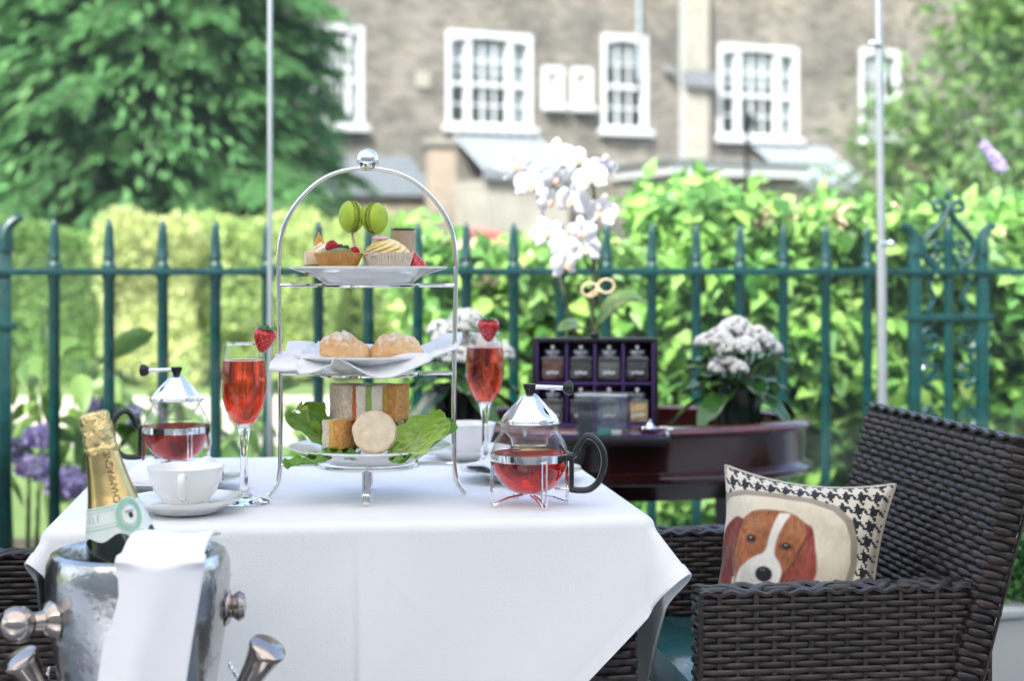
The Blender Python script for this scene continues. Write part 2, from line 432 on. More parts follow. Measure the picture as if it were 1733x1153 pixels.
# ---------------------------------------------------------------- glass wind screen
mat('post_metal', (.42, .46, .48), .35, metal=.85)
GO = -.20
gt = [ft(-420, GO), ft(457, GO), ft(1488, GO), ft(2300, GO)]
scr = thing('glass_screen', 'clear glass wind screen on slim steel posts in front of the green railing', 'glass screen', fpos(0, 0, GO), FA)
for k in range(3):
    x0, x1 = gt[k] + .012, gt[k + 1] - .012
    b = MB(); b.box(((x0 + x1) / 2, 0, 1.16), (x1 - x0, .010, 2.2)); b.build('pane', 'pane_glass', scr, smooth=False)
for k in (1, 2):
    b = MB(); t = gt[k]
    if k == 1: b.tube([(t, 0, 0), (t, 0, 2.35)], .0068, 10); b.build('post', 'post_metal', scr)
    else:
        b.tube([(t + .012, 0, 0), (t + .006, 0, 1.14)], .0135, 12); b.build('post', 'post_metal', scr)
        b = MB(); b.tube([(t + .006, 0, 1.13), (t - .012, 0, 2.35)], .0105, 12); b.build('upper_tube', 'post_metal', scr)
        for z, sx in ((1.665, -1), (1.135, 1)):
            b = MB(); b.tube([(t, -.012, z), (t + sx * .022, -.012, z)], .005, 8); b.sphere((t + sx * .028, -.012, z), .0095, 12); b.build('clamp', 'chrome', scr)
    b = MB(); b.lathe([(0, 0), (.05, 0), (.05, .008), (.02, .012), (0, .012)], 20, (t, 0, 0)); b.build('base_plate', 'post_metal', scr)

# ---------------------------------------------------------------- brick house across the street
def brickmat(name, c1, c2, mort, sc=1):
    m, nt, out = new_mat(name); L = nt.links
    p = N(nt, 'BsdfPrincipled'); p.inputs['Roughness'].default_value = .9
    tc = N(nt, 'TexCoord'); mp = N(nt, 'Mapping'); mp.inputs['Rotation'].default_value = (R(90), 0, 0)
    L.new(tc.outputs['Object'], mp.inputs['Vector'])
    br = N(nt, 'TexBrick'); br.inputs['Scale'].default_value = 1; br.inputs['Brick Width'].default_value = .225 * sc; br.inputs['Row Height'].default_value = .075 * sc
    br.inputs['Mortar Size'].default_value = .006; br.inputs['Bias'].default_value = -.1
    br.inputs['Color1'].default_value = c4(c1); br.inputs['Color2'].default_value = c4(c2); br.inputs['Mortar'].default_value = c4(mort)
    L.new(mp.outputs[0], br.inputs['Vector'])
    nz = N(nt, 'TexNoise'); nz.inputs['Scale'].default_value = .8; nz.inputs['Detail'].default_value = 6; L.new(tc.outputs['Object'], nz.inputs['Vector'])
    rp = N(nt, 'ValToRGB'); rp.color_ramp.elements[0].color = (.55, .55, .56, 1); rp.color_ramp.elements[1].color = (1.28, 1.24, 1.17, 1)
    rp.color_ramp.elements[0].position = .3; rp.color_ramp.elements[1].position = .7; L.new(nz.outputs['Fac'], rp.inputs[0])
    mx = N(nt, 'MixRGB'); mx.blend_type = 'MULTIPLY'; mx.inputs['Fac'].default_value = 1
    L.new(br.outputs['Color'], mx.inputs['Color1']); L.new(rp.outputs[0], mx.inputs['Color2']); L.new(mx.outputs[0], p.inputs['Base Color'])
    bp = N(nt, 'Bump'); bp.inputs['Strength'].default_value = .5; bp.inputs['Distance'].default_value = .01; bp.invert = True
    L.new(br.outputs['Fac'], bp.inputs['Height']); L.new(bp.outputs[0], p.inputs['Normal']); L.new(p.outputs[0], out.inputs[0])
brickmat('brick', (.165, .152, .136), (.062, .058, .054), (.18, .176, .168))
brickmat('brick_tan', (.25, .20, .16), (.20, .165, .135), (.26, .24, .21))
mat('render_pale', (.27, .26, .23), .9, var=.2, scale=3)
mat('white_paint', (.46, .48, .50), .45, var=.05, scale=8)
mat('blind', (.24, .27, .30), .8)
mat('room_dark', (.02, .025, .03), .9)
mat('window_glass', (.035, .05, .07), .03, spec=.8)
mat('grey_pipe', (.24, .28, .32), .5)
mat('lead', (.16, .17, .19), .6, var=.3, scale=6)
BA = R(25); BD = Vector((math.cos(BA), math.sin(BA), 0)); B0 = Vector((-.42, 30.8, 0))
def bt(px):
    q = (px - CX) / F
    return (q * B0.y - B0.x) / (BD.x - q * BD.y)
def bz(px, py):
    return CZ + (HZ - py) / F * (B0.y + bt(px) * BD.y)
def brect(x0, x1, y0, y1):
    xm = (x0 + x1) / 2
    return bt(x0), bt(x1), bz(xm, y1), bz(xm, y0)
house = thing('brick_house', 'long weathered brown brick house with white sash windows behind the garden', 'house', B0, BA)
wins = [('tri', brect(528, 615, 45, 212)), ('tri', brect(755, 900, 58, 216)), ('vent', brect(917, 953, 116, 178)), ('vent', brect(966, 1002, 118, 180)),
        ('sash', brect(1018, 1095, 62, 221)), ('tri', brect(1215, 1350, 80, 234)), ('sash', brect(1455, 1522, 86, 238)), ('sash', brect(1722, 1790, 90, 245)),
        ('tri', brect(250, 345, 40, 205)), ('tri', brect(30, 130, 35, 200))]
X0, X1, ZT = bt(-2000), bt(2900), 10.5
xs = sorted({X0, X1} | {round(w[1][0], 4) for w in wins} | {round(w[1][1], 4) for w in wins})
zs = sorted({-.1, ZT} | {round(w[1][2], 4) for w in wins} | {round(w[1][3], 4) for w in wins})
b = MB()
for i in range(len(xs) - 1):
    for j in range(len(zs) - 1):
        cx_, cz_ = (xs[i] + xs[i + 1]) / 2, (zs[j] + zs[j + 1]) / 2
        if any(w[1][0] < cx_ < w[1][1] and w[1][2] < cz_ < w[1][3] for w in wins): continue
        b.add([(xs[i], 0, zs[j]), (xs[i + 1], 0, zs[j]), (xs[i + 1], 0, zs[j + 1]), (xs[i], 0, zs[j + 1])], [(0, 1, 2, 3)])
b.box(((X0 + X1) / 2, 4.3, ZT / 2), (X1 - X0, 6, ZT))
wall = b.build('wall', 'brick', house, smooth=False)
b = MB(); b.add([(X0, -.4, ZT), (X1, -.4, ZT), (X1, 4, ZT + 3), (X0, 4, ZT + 3), (X0, 8, ZT), (X1, 8, ZT)], [(0, 1, 2, 3), (3, 2, 5, 4)]); b.build('roof', 'lead', house, smooth=False)
def bar_part(parent, rects, name, material, y0, y1):
    for (x0, x1, z0, z1) in rects:
        b = MB(); b.box(((x0 + x1) / 2, (y0 + y1) / 2, (z0 + z1) / 2), (x1 - x0, y1 - y0, z1 - z0)); b.build(name, material, parent, smooth=False)
def window(kind, r):
    x0, x1, z0, z1 = r; w = x1 - x0; h = z1 - z0
    f = MB()                                              # outer frame with arched head
    fw = .09
    f.box(((x0 + fw / 2), .03, (z0 + z1) / 2), (fw, .12, h)); f.box((x1 - fw / 2, .03, (z0 + z1) / 2), (fw, .12, h))
    f.box(((x0 + x1) / 2, .03, z0 + fw / 2), (w - 2 * fw, .12, fw))
    k = 12; rise = .10
    pts = [(x0 + w * i / k, z1 - .14 + rise * math.sin(PI * i / k)) for i in range(k + 1)]
    for i in range(k):
        (a0, c0), (a1, c1) = pts[i], pts[i + 1]
        f.add([(a0, -.034, c0 - .03), (a1, -.034, c1 - .03), (a1, -.034, z1 + .05), (a0, -.034, z1 + .05), (a0, .09, c0 - .03), (a1, .09, c1 - .03)], [(0, 1, 2, 3), (0, 4, 5, 1)])
    fr = f.build('window', 'white_paint', house, smooth=False)
    b = MB(); b.bbox(((x0 + x1) / 2, -.06, z0 - .05), (w + (.16 if kind != 'vent' else .02), .26, .13), .01); b.build('sill', 'white_paint', fr)
    b = MB(); b.box(((x0 + x1) / 2, .45, (z0 + z1) / 2), (w, .04, h)); b.build('room', 'room_dark', fr, smooth=False)
    ix0, ix1, iz0, iz1 = x0 + fw, x1 - fw, z0 + fw, z1 - .12
    if kind == 'vent':
        b = MB(); b.box(((x0 + x1) / 2, .05, (z0 + z1) / 2), (w - 2 * fw, .04, h)); b.build('panel', 'white_paint', fr, smooth=False)
        b = MB(); b.box(((x0 + x1) / 2, .02, (z0 + z1) / 2 + .1), (.09, .03, h * .46)); b.build('slot', 'brick_tan', fr, smooth=False); return
    W = ix1 - ix0
    lights = [(ix0, ix0 + W * .20, 1), (ix0 + W * .26, ix1 - W * .26, 3), (ix1 - W * .20, ix1, 1)] if kind == 'tri' else [(ix0, ix1, 3)]
    if kind == 'tri':
        bar_part(fr, [(lights[0][1], lights[1][0], iz0, iz1), (lights[1][1], lights[2][0], iz0, iz1)], 'mullion', 'white_paint', -.01, .09)
    for li, (a0, a1, cols) in enumerate(lights):
        rows = 4; mid = (iz0 + iz1) / 2 - .05
        bar_part(fr, [(a0, a1, mid - .04, mid + .04)], 'meeting_rail', 'white_paint', .02, .10)
        for c in range(cols):
            for q in range(rows):
                cx0 = a0 + (a1 - a0) * c / cols + .02; cx1 = a0 + (a1 - a0) * (c + 1) / cols - .02
                zz0, zz1 = (iz0, mid - .04) if q < 2 else (mid + .04, iz1)
                qq = q % 2; cz0 = zz0 + (zz1 - zz0) * qq / 2 + .018; cz1 = zz0 + (zz1 - zz0) * (qq + 1) / 2 - .018
                b = MB(); b.box(((cx0 + cx1) / 2, .09, (cz0 + cz1) / 2), (cx1 - cx0, .012, cz1 - cz0)); b.build('pane', 'glass', fr, smooth=False)
        bars = [(a0 + (a1 - a0) * c / cols - .02, a0 + (a1 - a0) * c / cols + .02, iz0, iz1) for c in range(0, cols + 1)]
        bar_part(fr, bars, 'glazing_bar', 'white_paint', .06, .11)
        for zz0, zz1 in ((iz0, mid - .04), (mid + .04, iz1)):
            bar_part(fr, [(a0, a1, (zz0 + zz1) / 2 - .018, (zz0 + zz1) / 2 + .018)], 'glazing_bar', 'white_paint', .065, .105)
        b = MB(); dz = (.42 if kind == 'tri' else .2) * (iz1 - iz0)
        if kind == 'tri' and li == 2: dz = (iz1 - iz0) * .98
        b.box(((a0 + a1) / 2, .16, iz1 - dz / 2), (a1 - a0, .01, dz)); b.build('blind', 'blind', fr, smooth=False)
        # pale curtains at the two edges of the dark room
        if cols == 3:
            b = MB(); cw = (a1 - a0) * .28
            b.box(((a0 + a1) / 2 - (a1 - a0) * .03, .2, (iz0 + iz1) / 2), (cw * .55, .02, iz1 - iz0)); b.build('curtain', 'blind', fr, smooth=False)
for k, r in wins: window(k, r)
x0, x1, z0, z1 = brect(1150, 1190, -30, 250)
b = MB(); b.box(((x0 + x1) / 2, -.12, 5.2), (x1 - x0, .24, 10.4)); b.build('pilaster', 'render_pale', house, smooth=False)
x0, x1, z0, z1 = brect(1148, 1197, 122, 150)
b = MB(); b.box(((x0 + x1) / 2, -.28, (z0 + z1) / 2), (x1 - x0, .2, z1 - z0)); b.build('rainwater_hopper', 'lead', house, smooth=False)
for px, r_ in ((1142, .06), (1078, .045)):
    t = bt(px); b = MB(); zz = (0 if px == 1142 else 5.0); b.tube([(t, -.09, zz), (t + (.15 if px == 1142 else 0), -.09, 3.9 if px == 1142 else 7.5), (t + .15, -.09, 10.3)], r_, 8); b.build('downpipe', 'grey_pipe', house)
t = bt(1128); b = MB(); b.tube([(t, -.02, bz(1128, 120)), (t, -.2, bz(1128, 120))], .09, 10); b.build('vent_cowl', 'lead', house)
x0, x1, z0, z1 = brect(703, 727, 122, 148)
b = MB(); b.box(((x0 + x1) / 2, -.02, (z0 + z1) / 2), (x1 - x0, .05, z1 - z0)); b.build('wall_plaque', 'render_pale', house, smooth=False)
# low additions in front of the house
def lean_to(px0, px1, pyt, pyb, off, label, glass=True, wallm='render_pale'):
    x0, x1, z0, z1 = brect(px0, px1, pyb, pyt)
    z0, z1 = min(z0, z1), max(z0, z1)
    root = thing('lean_to', label, 'lean-to', B0, BA)
    w = x1 - x0
    b = MB(); b.add([(x0, -off, z0), (x1, -off, z0), (x1, -.05, z1), (x0, -.05, z1)], [(0, 1, 2, 3)]); solidify(b.build('roof', 'skylight' if glass else 'lead', root, smooth=False), .03)
    n = 7
    for i in range(n + 1):
        b = MB(); xx = x0 + w * i / n; b.tube([(xx, -off, z0 + .04), (xx, -.05, z1 + .04)], .035, 4); b.build('rafter', 'grey_pipe', root)
    b = MB(); b.box(((x0 + x1) / 2, -off, z0 - .06), (w + .1, .1, .16)); b.build('gutter', 'lead', root, smooth=False)
    b = MB(); b.box(((x0 + x1) / 2, -off / 2, (z0 - .14) / 2), (w, off - .2, z0 - .14)); b.build('wall', wallm, root, smooth=False)
    return root
mat('skylight', (.12, .14, .15), .35, spec=.3)
lean_to(766, 905, 232, 300, 1.6, 'white framed glass lean-to roof under the widest sash window')
lean_to(1272, 1390, 250, 318, 1.6, 'small glazed lean-to beside the street lamp')
x0, x1, z0, z1 = brect(1035, 1258, 290, 308)
ext = thing('flat_roof_annex', 'low annex with white fascia board and dark flat roof edge', 'annex', B0, BA)
b = MB(); b.box(((x0 + x1) / 2, -1.2, (z0 + z1) / 2), (x1 - x0, 2.4, z1 - z0)); b.build('fascia', 'white_paint', ext, smooth=False)
b = MB(); b.box(((x0 + x1) / 2, -1.2, z1 + .04), (x1 - x0 + .2, 2.6, .06)); b.build('roof_edge', 'lead', ext, smooth=False)
b = MB(); b.box(((x0 + x1) / 2, -1.1, z0 / 2), (x1 - x0 - .2, 2.1, z0)); b.build('wall', 'brick', ext, smooth=False)
p = at(1265, 300, 24)
lamp = thing('street_lamp', 'black post lamp with small lantern in front of the brick house', 'lamp', (p.x, p.y, 0))
zt = CZ + (HZ - 190) / F * 24
b = MB(); b.lathe([(0, 0), (.09, 0), (.08, .5), (.045, .6), (.035, zt - .35), (.05, zt - .32), (0, zt - .32)], 12); b.build('post', 'black_plastic', lamp)
b = MB(); b.lathe([(.04, zt - .32), (.10, zt - .10), (.10, zt - .06), (.03, zt), (0, zt + .05)], 8); b.build('lantern', 'black_plastic', lamp)
p = at(745, 330, 26)
zt = CZ + (HZ - 248) / F * 26
pier = thing('gate_pier', 'square tan brick gate pier with stone cap in front of the house', 'pier', (p.x, p.y, 0), R(10))
b = MB(); b.box((0, 0, zt / 2), (.46, .46, zt)); b.build('shaft', 'brick_tan', pier, smooth=False)
b = MB(); b.bbox((0, 0, zt + .05), (.58, .58, .14), .03); b.build('cap', 'stone', pier)
# low shed with a slate roof between the conifer and the pier
mat('slate', (.10, .115, .13), .45, var=.2, scale=5)
p = at(625, 330, 27); zb = CZ + (HZ - 335) / F * 27; zt = CZ + (HZ - 262) / F * 27
shed = thing('garden_shed', 'low shed with blue-grey slate roof beside the gate pier', 'shed', (p.x, p.y, 0), R(8))
b = MB(); b.box((0, 0, zb / 2), (1.9, 1.6, zb)); b.build('wall', 'brick_tan', shed, smooth=False)
b = MB(); b.add([(-1.05, -.95, zb), (1.05, -.95, zb), (.75, .3, zt), (-.85, .3, zt), (1.05, .95, zb), (-1.05, .95, zb)], [(0, 1, 2, 3), (1, 4, 2), (0, 3, 5), (3, 2, 4, 5)]); b.build('roof', 'slate', shed, smooth=False)
# ---------------------------------------------------------------- garden plants
mat('yew', (.135, .33, .12), .6, island=.4, transl=.46, var=.5, scale=1.1)
mat('bark', (.07, .05, .035), .9, var=.4, scale=20, bump=.6, bscale=30)
mat('hedge_green', (.17, .33, .09), .55, island=.5, transl=.35, var=.35, scale=1.2)
mat('hedge_gold', (.52, .60, .26), .55, island=.4, transl=.35, var=.3, scale=1.5)
mat('hedge_mix', (.25, .39, .12), .55, island=.5, transl=.35, col2=(.42, .52, .20), scale=1.6)
mat('shrub_leaf', (.15, .37, .07), .42, island=.5, transl=.45, col2=(.28, .46, .14), scale=5)
mat('shrub_leaf_single', (.21, .42, .10), .40, rand=.6, transl=.4, var=.35, scale=20)
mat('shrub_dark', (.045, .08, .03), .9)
mat('tree_leaf', (.10, .20, .055), .5, island=.45, transl=.35, var=.3, scale=.8)
mat('stem_green', (.10, .16, .05), .6)
mat('dry_flower', (.58, .44, .32), .8, island=.3)
mat('lilac', (.55, .46, .76), .7, island=.25, transl=.3)
mat('red_petal', (.52, .16, .15), .6, island=.3, transl=.3)
mat('box_leaf', (.045, .16, .035), .35, island=.4, transl=.25)
mat('planter_grey', (.50, .52, .50), .5, var=.06, scale=10)

def conifer(loc, h, rmax, n_br, label, seed, lean=0):
    g = np.random.default_rng(seed)
    root = thing('conifer', label, 'tree', loc, 0)
    b = MB(); b.tube(spline([(0, 0, -.1), (.05, .02, h * .3), (lean * .5, .05, h * .65), (lean, 0, h)], 5), [.28 - .26 * i / 15 for i in range(16)], 10); b.build('trunk', 'bark', root)
    Ps, As, Ns, Ls = [], [], [], []
    limbs = MB()
    for i in range(n_br):
        f = (i + g.random()) / n_br
        z = .5 + (h - .8) * f ** 1.05
        rad = rmax * (1 - .62 * f ** 1.6) * (.72 + .4 * g.random())
        an = i * 2.39996 + g.normal() * .3
        k = 9; pts = []
        rise = .10 + .30 * f
        for j in range(k):
            s = j / (k - 1)
            pts.append(np.array([math.cos(an) * rad * s, math.sin(an) * rad * s, z + rad * (rise * s - .42 * s * s) + g.normal() * .02]))
        limbs.tube([Vector(p) for p in pts], [.05 * (1 - s / k) + .006 for s in range(k)], 5)
        pts = np.array(pts)
        d = pts[-1] - pts[0]; side = unit(np.array([[-d[1], d[0], 0]]))[0]
        m = int(52 * rad / rmax) + 12
        for q in range(m):
            s = .18 + .82 * (q + g.random()) / m
            x = s * (k - 1); i0 = min(int(x), k - 2); p = pts[i0] + (pts[i0 + 1] - pts[i0]) * (x - i0)
            sg = 1 if q % 2 else -1
            tw = unit((unit(d[None])[0] * .75 + side * sg * (.55 + .4 * g.random()) + np.array([0, 0, -.25 + .25 * g.random()]))[None])[0]
            L = (.55 - .28 * s) * (.6 + .6 * g.random())
            nn = 25
            ts = np.linspace(.05, 1, nn)
            base = p + tw * L * ts[:, None] + np.array([0, 0, -1]) * (ts[:, None] ** 2) * L * .28
            ss = np.where(np.arange(nn) % 2 == 0, 1, -1)[:, None] * np.cross(tw, [0, 0, 1.])
            Ps.append(base); As.append(tw * .8 + ss * .7 + g.normal(size=(nn, 3)) * .25 + np.array([0, 0, -.15])); Ns.append(np.array([[0, 0, 1.]]) + g.normal(size=(nn, 3)) * .45)
            Ls.append((.165 - .07 * ts) * (.7 + .6 * g.random(nn)))
    P, A, Nn, Ln = np.concatenate(Ps), np.concatenate(As), np.concatenate(Ns), np.concatenate(Ls)
    nf = n_br * 75                                              # loose sprays between the boughs
    f = g.random(nf); an = g.random(nf) * 2 * PI; rr = rmax * (1 - .62 * f ** 1.6) * (.45 + .45 * g.random(nf) ** .6)
    Pf = np.stack([rr * np.cos(an), rr * np.sin(an), .4 + (h - .9) * f + g.normal(size=nf) * .1], 1)
    outw = np.stack([np.cos(an), np.sin(an), -.25 + 0 * an], 1)
    P = np.concatenate([P, Pf]); A = np.concatenate([A, outw + np.array([0, 0, -.35]) + g.normal(size=(nf, 3)) * .3]); Nn = np.concatenate([Nn, g.normal(size=(nf, 3)) * .5 + np.array([0, 0, 1.])]); Ln = np.concatenate([Ln, .26 * (.6 + .7 * g.random(nf))])
    V, Fc = blades(P, A, Nn, Ln, Ln * .24)
    limbs.build('limbs', 'bark', root)
    stuff(np_mesh('crown', V, Fc, 'yew', root))
    return root
p = at(258, 460, 17.5)
conifer((p.x, p.y, 0), 10.5, 2.45, 370, 'large feathery dark green conifer behind the clipped hedge', 3)
p = at(-60, 460, 20)
conifer((p.x, p.y, 0), 11, 2.3, 190, 'slimmer conifer half hidden behind the large feathery conifer', 5)

def crown_cloud(g, c, rads, n_clump, n_leaf, cl_r, squash=.8):
    """leaf positions gathered in clumps through an uneven ellipsoid"""
    cp = unit(g.normal(size=(n_clump, 3))) * (g.random((n_clump, 1)) ** .45) * np.array(rads) + np.array(c)
    idx = g.integers(0, n_clump, n_leaf)
    P = cp[idx] + g.normal(size=(n_leaf, 3)) * cl_r * np.array([1, 1, squash])
    out = unit(P - np.array(c) + 1e-6)
    return P, out
def broad_tree(loc, h, rads, n, label, seed, cat='tree', leafl=.11, material='tree_leaf', trunk_r=.16, name='garden_tree', cl=.28):
    g = np.random.default_rng(seed)
    root = thing(name, label, cat, loc)
    cz = h - rads[2]
    b = MB(); b.tube(spline([(0, 0, -.1), (.08, 0, cz * .6), (-.05, .05, cz), (.05, 0, cz + rads[2] * .6)], 5), [trunk_r * (1 - i / 19) + .015 for i in range(16)], 9); b.build('trunk', 'bark', root)
    lb = MB()
    for i in range(9):
        an = i * 2.4; e = Vector((math.cos(an) * rads[0] * .7, math.sin(an) * rads[1] * .7, cz + rads[2] * g.uniform(-.3, .6)))
        lb.tube(spline([(0, 0, cz * .75), e * .5 + Vector((0, 0, cz * .42)), e], 5), [trunk_r * .4 * (1 - k / 12) + .006 for k in range(11)], 6)
    lb.build('limbs', 'bark', root)
    P, out = crown_cloud(g, (0, 0, cz), rads, max(14, n // 220), n, cl)
    A = unit(out * .5 + g.normal(size=P.shape) * .6 + np.array([0, 0, -.3])); Nn = out * .5 + g.normal(size=P.shape) * .5 + np.array([0, 0, .7])
    l = leafl * (.6 + .7 * g.random(n)); V, Fc = leaves(P, A, Nn, l, l * .5)
    stuff(np_mesh('crown', V, Fc, material, root))
    return root
p = at(1670, 460, 13); broad_tree((p.x, p.y, 0), 2.60, (1.05, 1.0, .85), 5200, 'loose green garden tree rising over the hedge by the ornate railing panel', 21, leafl=.13)
p = at(1800, 460, 15); broad_tree((p.x, p.y, 0), 4.4, (1.0, 1.0, 1.4), 5500, 'taller pale green tree at the garden edge behind the loose tree', 22, leafl=.13)
p = at(1500, 460, 16); broad_tree((p.x, p.y, 0), 1.85, (.55, .55, .45), 2600, 'small round tree below the narrow sash window', 23, leafl=.12, trunk_r=.08)

def clipped(loc, dims, n, material, label, seed, name='clipped_hedge', leafl=.052, rotz=0, round_=.25):
    """hedge block: leaves thickest on its skin, an uneven trimmed outline, stems inside"""
    g = np.random.default_rng(seed); root = thing(name, label, 'hedge', loc, rotz)
    W, D, H = dims
    P = (g.random((n, 3)) - .5)
    ax = g.integers(0, 4, n); sg = np.where(g.random(n) < .5, -1, 1)
    P[ax == 0, 0] = .5 * sg[ax == 0]; P[ax == 1, 1] = -.5; P[ax == 2, 1] = -.5 ; P[ax == 3, 2] = .5
    zt = P[:, 2] + .5; P[:, 2] = zt * (1 - .16 * np.abs(P[:, 0] * 2) ** 5) - .5
    P = P * np.array([W, D, H]) + np.array([0, 0, H / 2])
    off = np.array([noise.noise(Vector((x * 1.6, y * 1.6, z * 1.6 + seed))) for x, y, z in P])[:, None]
    out = unit(P - np.array([0, 0, H * .5]) * 1.0) * np.array([.6, 1, 1])
    P = P + out * (off * .34 + g.normal(size=(n, 1)) * .035)
    P[:, 2] = np.maximum(P[:, 2], .02)
    A = unit(out * .6 + g.normal(size=P.shape) * .7); Nn = out + g.normal(size=P.shape) * .7 + np.array([0, 0, .5])
    l = leafl * (.6 + .8 * g.random(n)); V, Fc = leaves(P, A, Nn, l, l * .6)
    stuff(np_mesh('foliage', V, Fc, material, root))
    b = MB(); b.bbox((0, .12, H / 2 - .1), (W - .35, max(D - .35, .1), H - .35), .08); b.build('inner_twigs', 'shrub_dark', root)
    return root
def hedge_px(px0, px1, pyt, Y, D, n, material, label, seed, **kw):
    p0, p1 = at(px0, pyt, Y), at(px1, pyt, Y)
    return clipped(((p0.x + p1.x) / 2, Y + D / 2, 0), (p1.x - p0.x, D, p0.z), n, material, label, seed, **kw)
hedge_px(-1000, 205, 378, 14.6, 1.0, 38000, 'hedge_green', 'clipped green hedge below the slimmer conifer', 31)
hedge_px(165, 330, 374, 14.4, 1.0, 9000, 'hedge_gold', 'golden yellow clipped shrub between two green hedges', 32, name='golden_shrub')
hedge_px(285, 560, 386, 14.8, 1.0, 14000, 'hedge_mix', 'clipped yellow-green hedge below the large conifer', 33)
hedge_px(540, 765, 400, 15.4, 1.0, 12000, 'hedge_mix', 'lower mixed green hedge in front of the slate-roofed shed', 34)
p = at(135, 340, 15.6)
broad_tree((p.x, p.y + .7, 0), p.z, (.34, .34, .32), 2200, 'small pale green bush rising above the clipped hedge', 35, cat='bush', leafl=.09, material='hedge_mix', trunk_r=.03, name='bush', cl=.10)

# leafy shrub hedge close behind the railing: single large leaves in front, the rest one mass
def leaf_shape():
    b = MB(); n = 7
    for i in range(n):
        t = i / (n - 1); w = .30 * math.sin(PI * t ** .85) ** .8 * (1 - .25 * t) + .004
        for s in (-1, 0, 1):
            b.v.append((s * w, t, .10 * abs(s) * w * 3 - .22 * t * t))
    for i in range(n - 1):
        o = i * 3; b.f += [(o, o + 1, o + 4, o + 3), (o + 1, o + 2, o + 5, o + 4)]
    return b
LEAF = leaf_shape().mesh('leaf', 'shrub_leaf_single')
def leafy_shrub(t0, t1, off, depth, htop, n_mass, n_single, label, seed, hfun=None, material='shrub_leaf'):
    g = np.random.default_rng(seed); tc = (t0 + t1) / 2
    root = thing('leafy_shrub', label, 'shrub', fpos(tc, 0, off), FA)
    W = t1 - t0
    def hh(x): return htop + .05 * math.sin(x * 4.1 + seed) + .035 * math.sin(x * 11 + seed * 2)
    P = np.zeros((n_mass, 3)); P[:, 0] = (g.random(n_mass) - .5) * W; P[:, 1] = g.random(n_mass) ** 1.5 * depth
    H = np.array([hh(x) for x in P[:, 0]]); P[:, 2] = .12 + (H - .12) * (1 - g.random(n_mass) ** 1.7 * 1.0)
    P[:, 1] += .10 * np.sin(P[:, 0] * 7 + P[:, 2] * 9)
    P += g.normal(size=P.shape) * .03
    A = g.normal(size=P.shape) * .7 + np.array([0, -.5, -.25]); Nn = g.normal(size=P.shape) * .45 + np.array([0, -.55, .75])
    l = (.048 + .055 * g.random(n_mass)); V, Fc = leaves(P, A, Nn, l, l * .58, .16, .18)
    stuff(np_mesh('foliage', V, Fc, material, root))
    st = MB()
    for i in range(int(W * 26)):
        x = (g.random() - .5) * W; y = g.random() * depth
        st.tube(spline([(x, y, -.05), (x + g.normal() * .04, y, .5), (x + g.normal() * .08, y - .03, hh(x) - .06)], 4), [.008 - .0006 * k for k in range(9)], 5)
    st.build('stems', 'stem_green', root)
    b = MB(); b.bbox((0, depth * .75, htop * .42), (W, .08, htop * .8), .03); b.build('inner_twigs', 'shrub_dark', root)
    for i in range(n_single):
        x = (g.random() - .5) * W; z = .45 + (hh(x) + .03 - .45) * g.random() ** .6
        o = link('leaf', LEAF, root, (x, -.05 + .09 * g.random() - .04 * math.sin(x * 7), z))
        s = .048 + .058 * g.random() ** 1.5; o.scale = (s, s, s)
        o.rotation_euler = (R(-25 + g.normal() * 28), R(g.normal() * 22), R(180 + g.normal() * 55))
    for i in range(int(W * 9)):                                 # faded flower clusters along the top
        x = (g.random() - .5) * W; c = np.array([x, -.03 + .2 * g.random(), hh(x) - .05 + .09 * g.random()]); n = 60
        d = unit(g.normal(size=(n, 3))); V, Fc = leaves(c + d * np.array([.035, .035, .028]), g.normal(size=(n, 3)), d, .022, .018, .05, 0)
        np_mesh('faded_flower', V, Fc, 'dry_flower', root)
    return root
ta, tb, tc_ = ft(735, .5), ft(1130, .5), ft(1900, .5)
leafy_shrub(ta, tb, .55, .55, 1.09, 8500, 190, 'broad-leaved light green shrub behind the orchids and railing', 41)
leafy_shrub(tb, tc_, .45, .6, 1.235, 18000, 295, 'tall broad-leaved shrub filling the space behind the ornate railing panel', 42)
# hydrangea-like flowering plant at the left of the railing
def flowering_plant(loc, h, n_leaf, heads, label, seed, petal, leafs=.13, spread=.3):
    g = np.random.default_rng(seed); root = thing('flowering_plant', label, 'plant', loc, FA)
    for i in range(7):
        x, y = g.normal() * spread * .5, g.normal() * .1
        b = MB(); b.tube(spline([(x * .4, y * .4, -.03), (x * .8, y * .8, h * .5), (x, y, h * .9)], 5), [.009 - .0006 * k for k in range(11)], 6); b.build('stem', 'stem_green', root)
    for i in range(n_leaf):
        z = .2 + (h - .2) * g.random() ** .7
        o = link('leaf', LEAF2, root, (g.normal() * spread, -.02 + g.normal() * .07, z)); s = leafs * (.6 + .8 * g.random()); o.scale = (s * .8, s, s)
        o.rotation_euler = (R(-35 + g.normal() * 30), R(g.normal() * 25), R(180 + g.normal() * 65))
    for (x, y, z, r) in heads:
        n = 260; d = unit(g.normal(size=(n, 3))); P = np.array([x, y, z]) + d * np.array([r, r, r * .62])
        V, Fc = leaves(P, g.normal(size=(n, 3)), d + g.normal(size=(n, 3)) * .3, .018, .016, .05, 0)
        np_mesh('flower_head', V, Fc, petal, root)
    return root
mat('pale_leaf', (.17, .30, .07), .4, rand=.5, transl=.4, var=.3, scale=25)
LEAF2 = leaf_shape().mesh('leaf', 'pale_leaf')
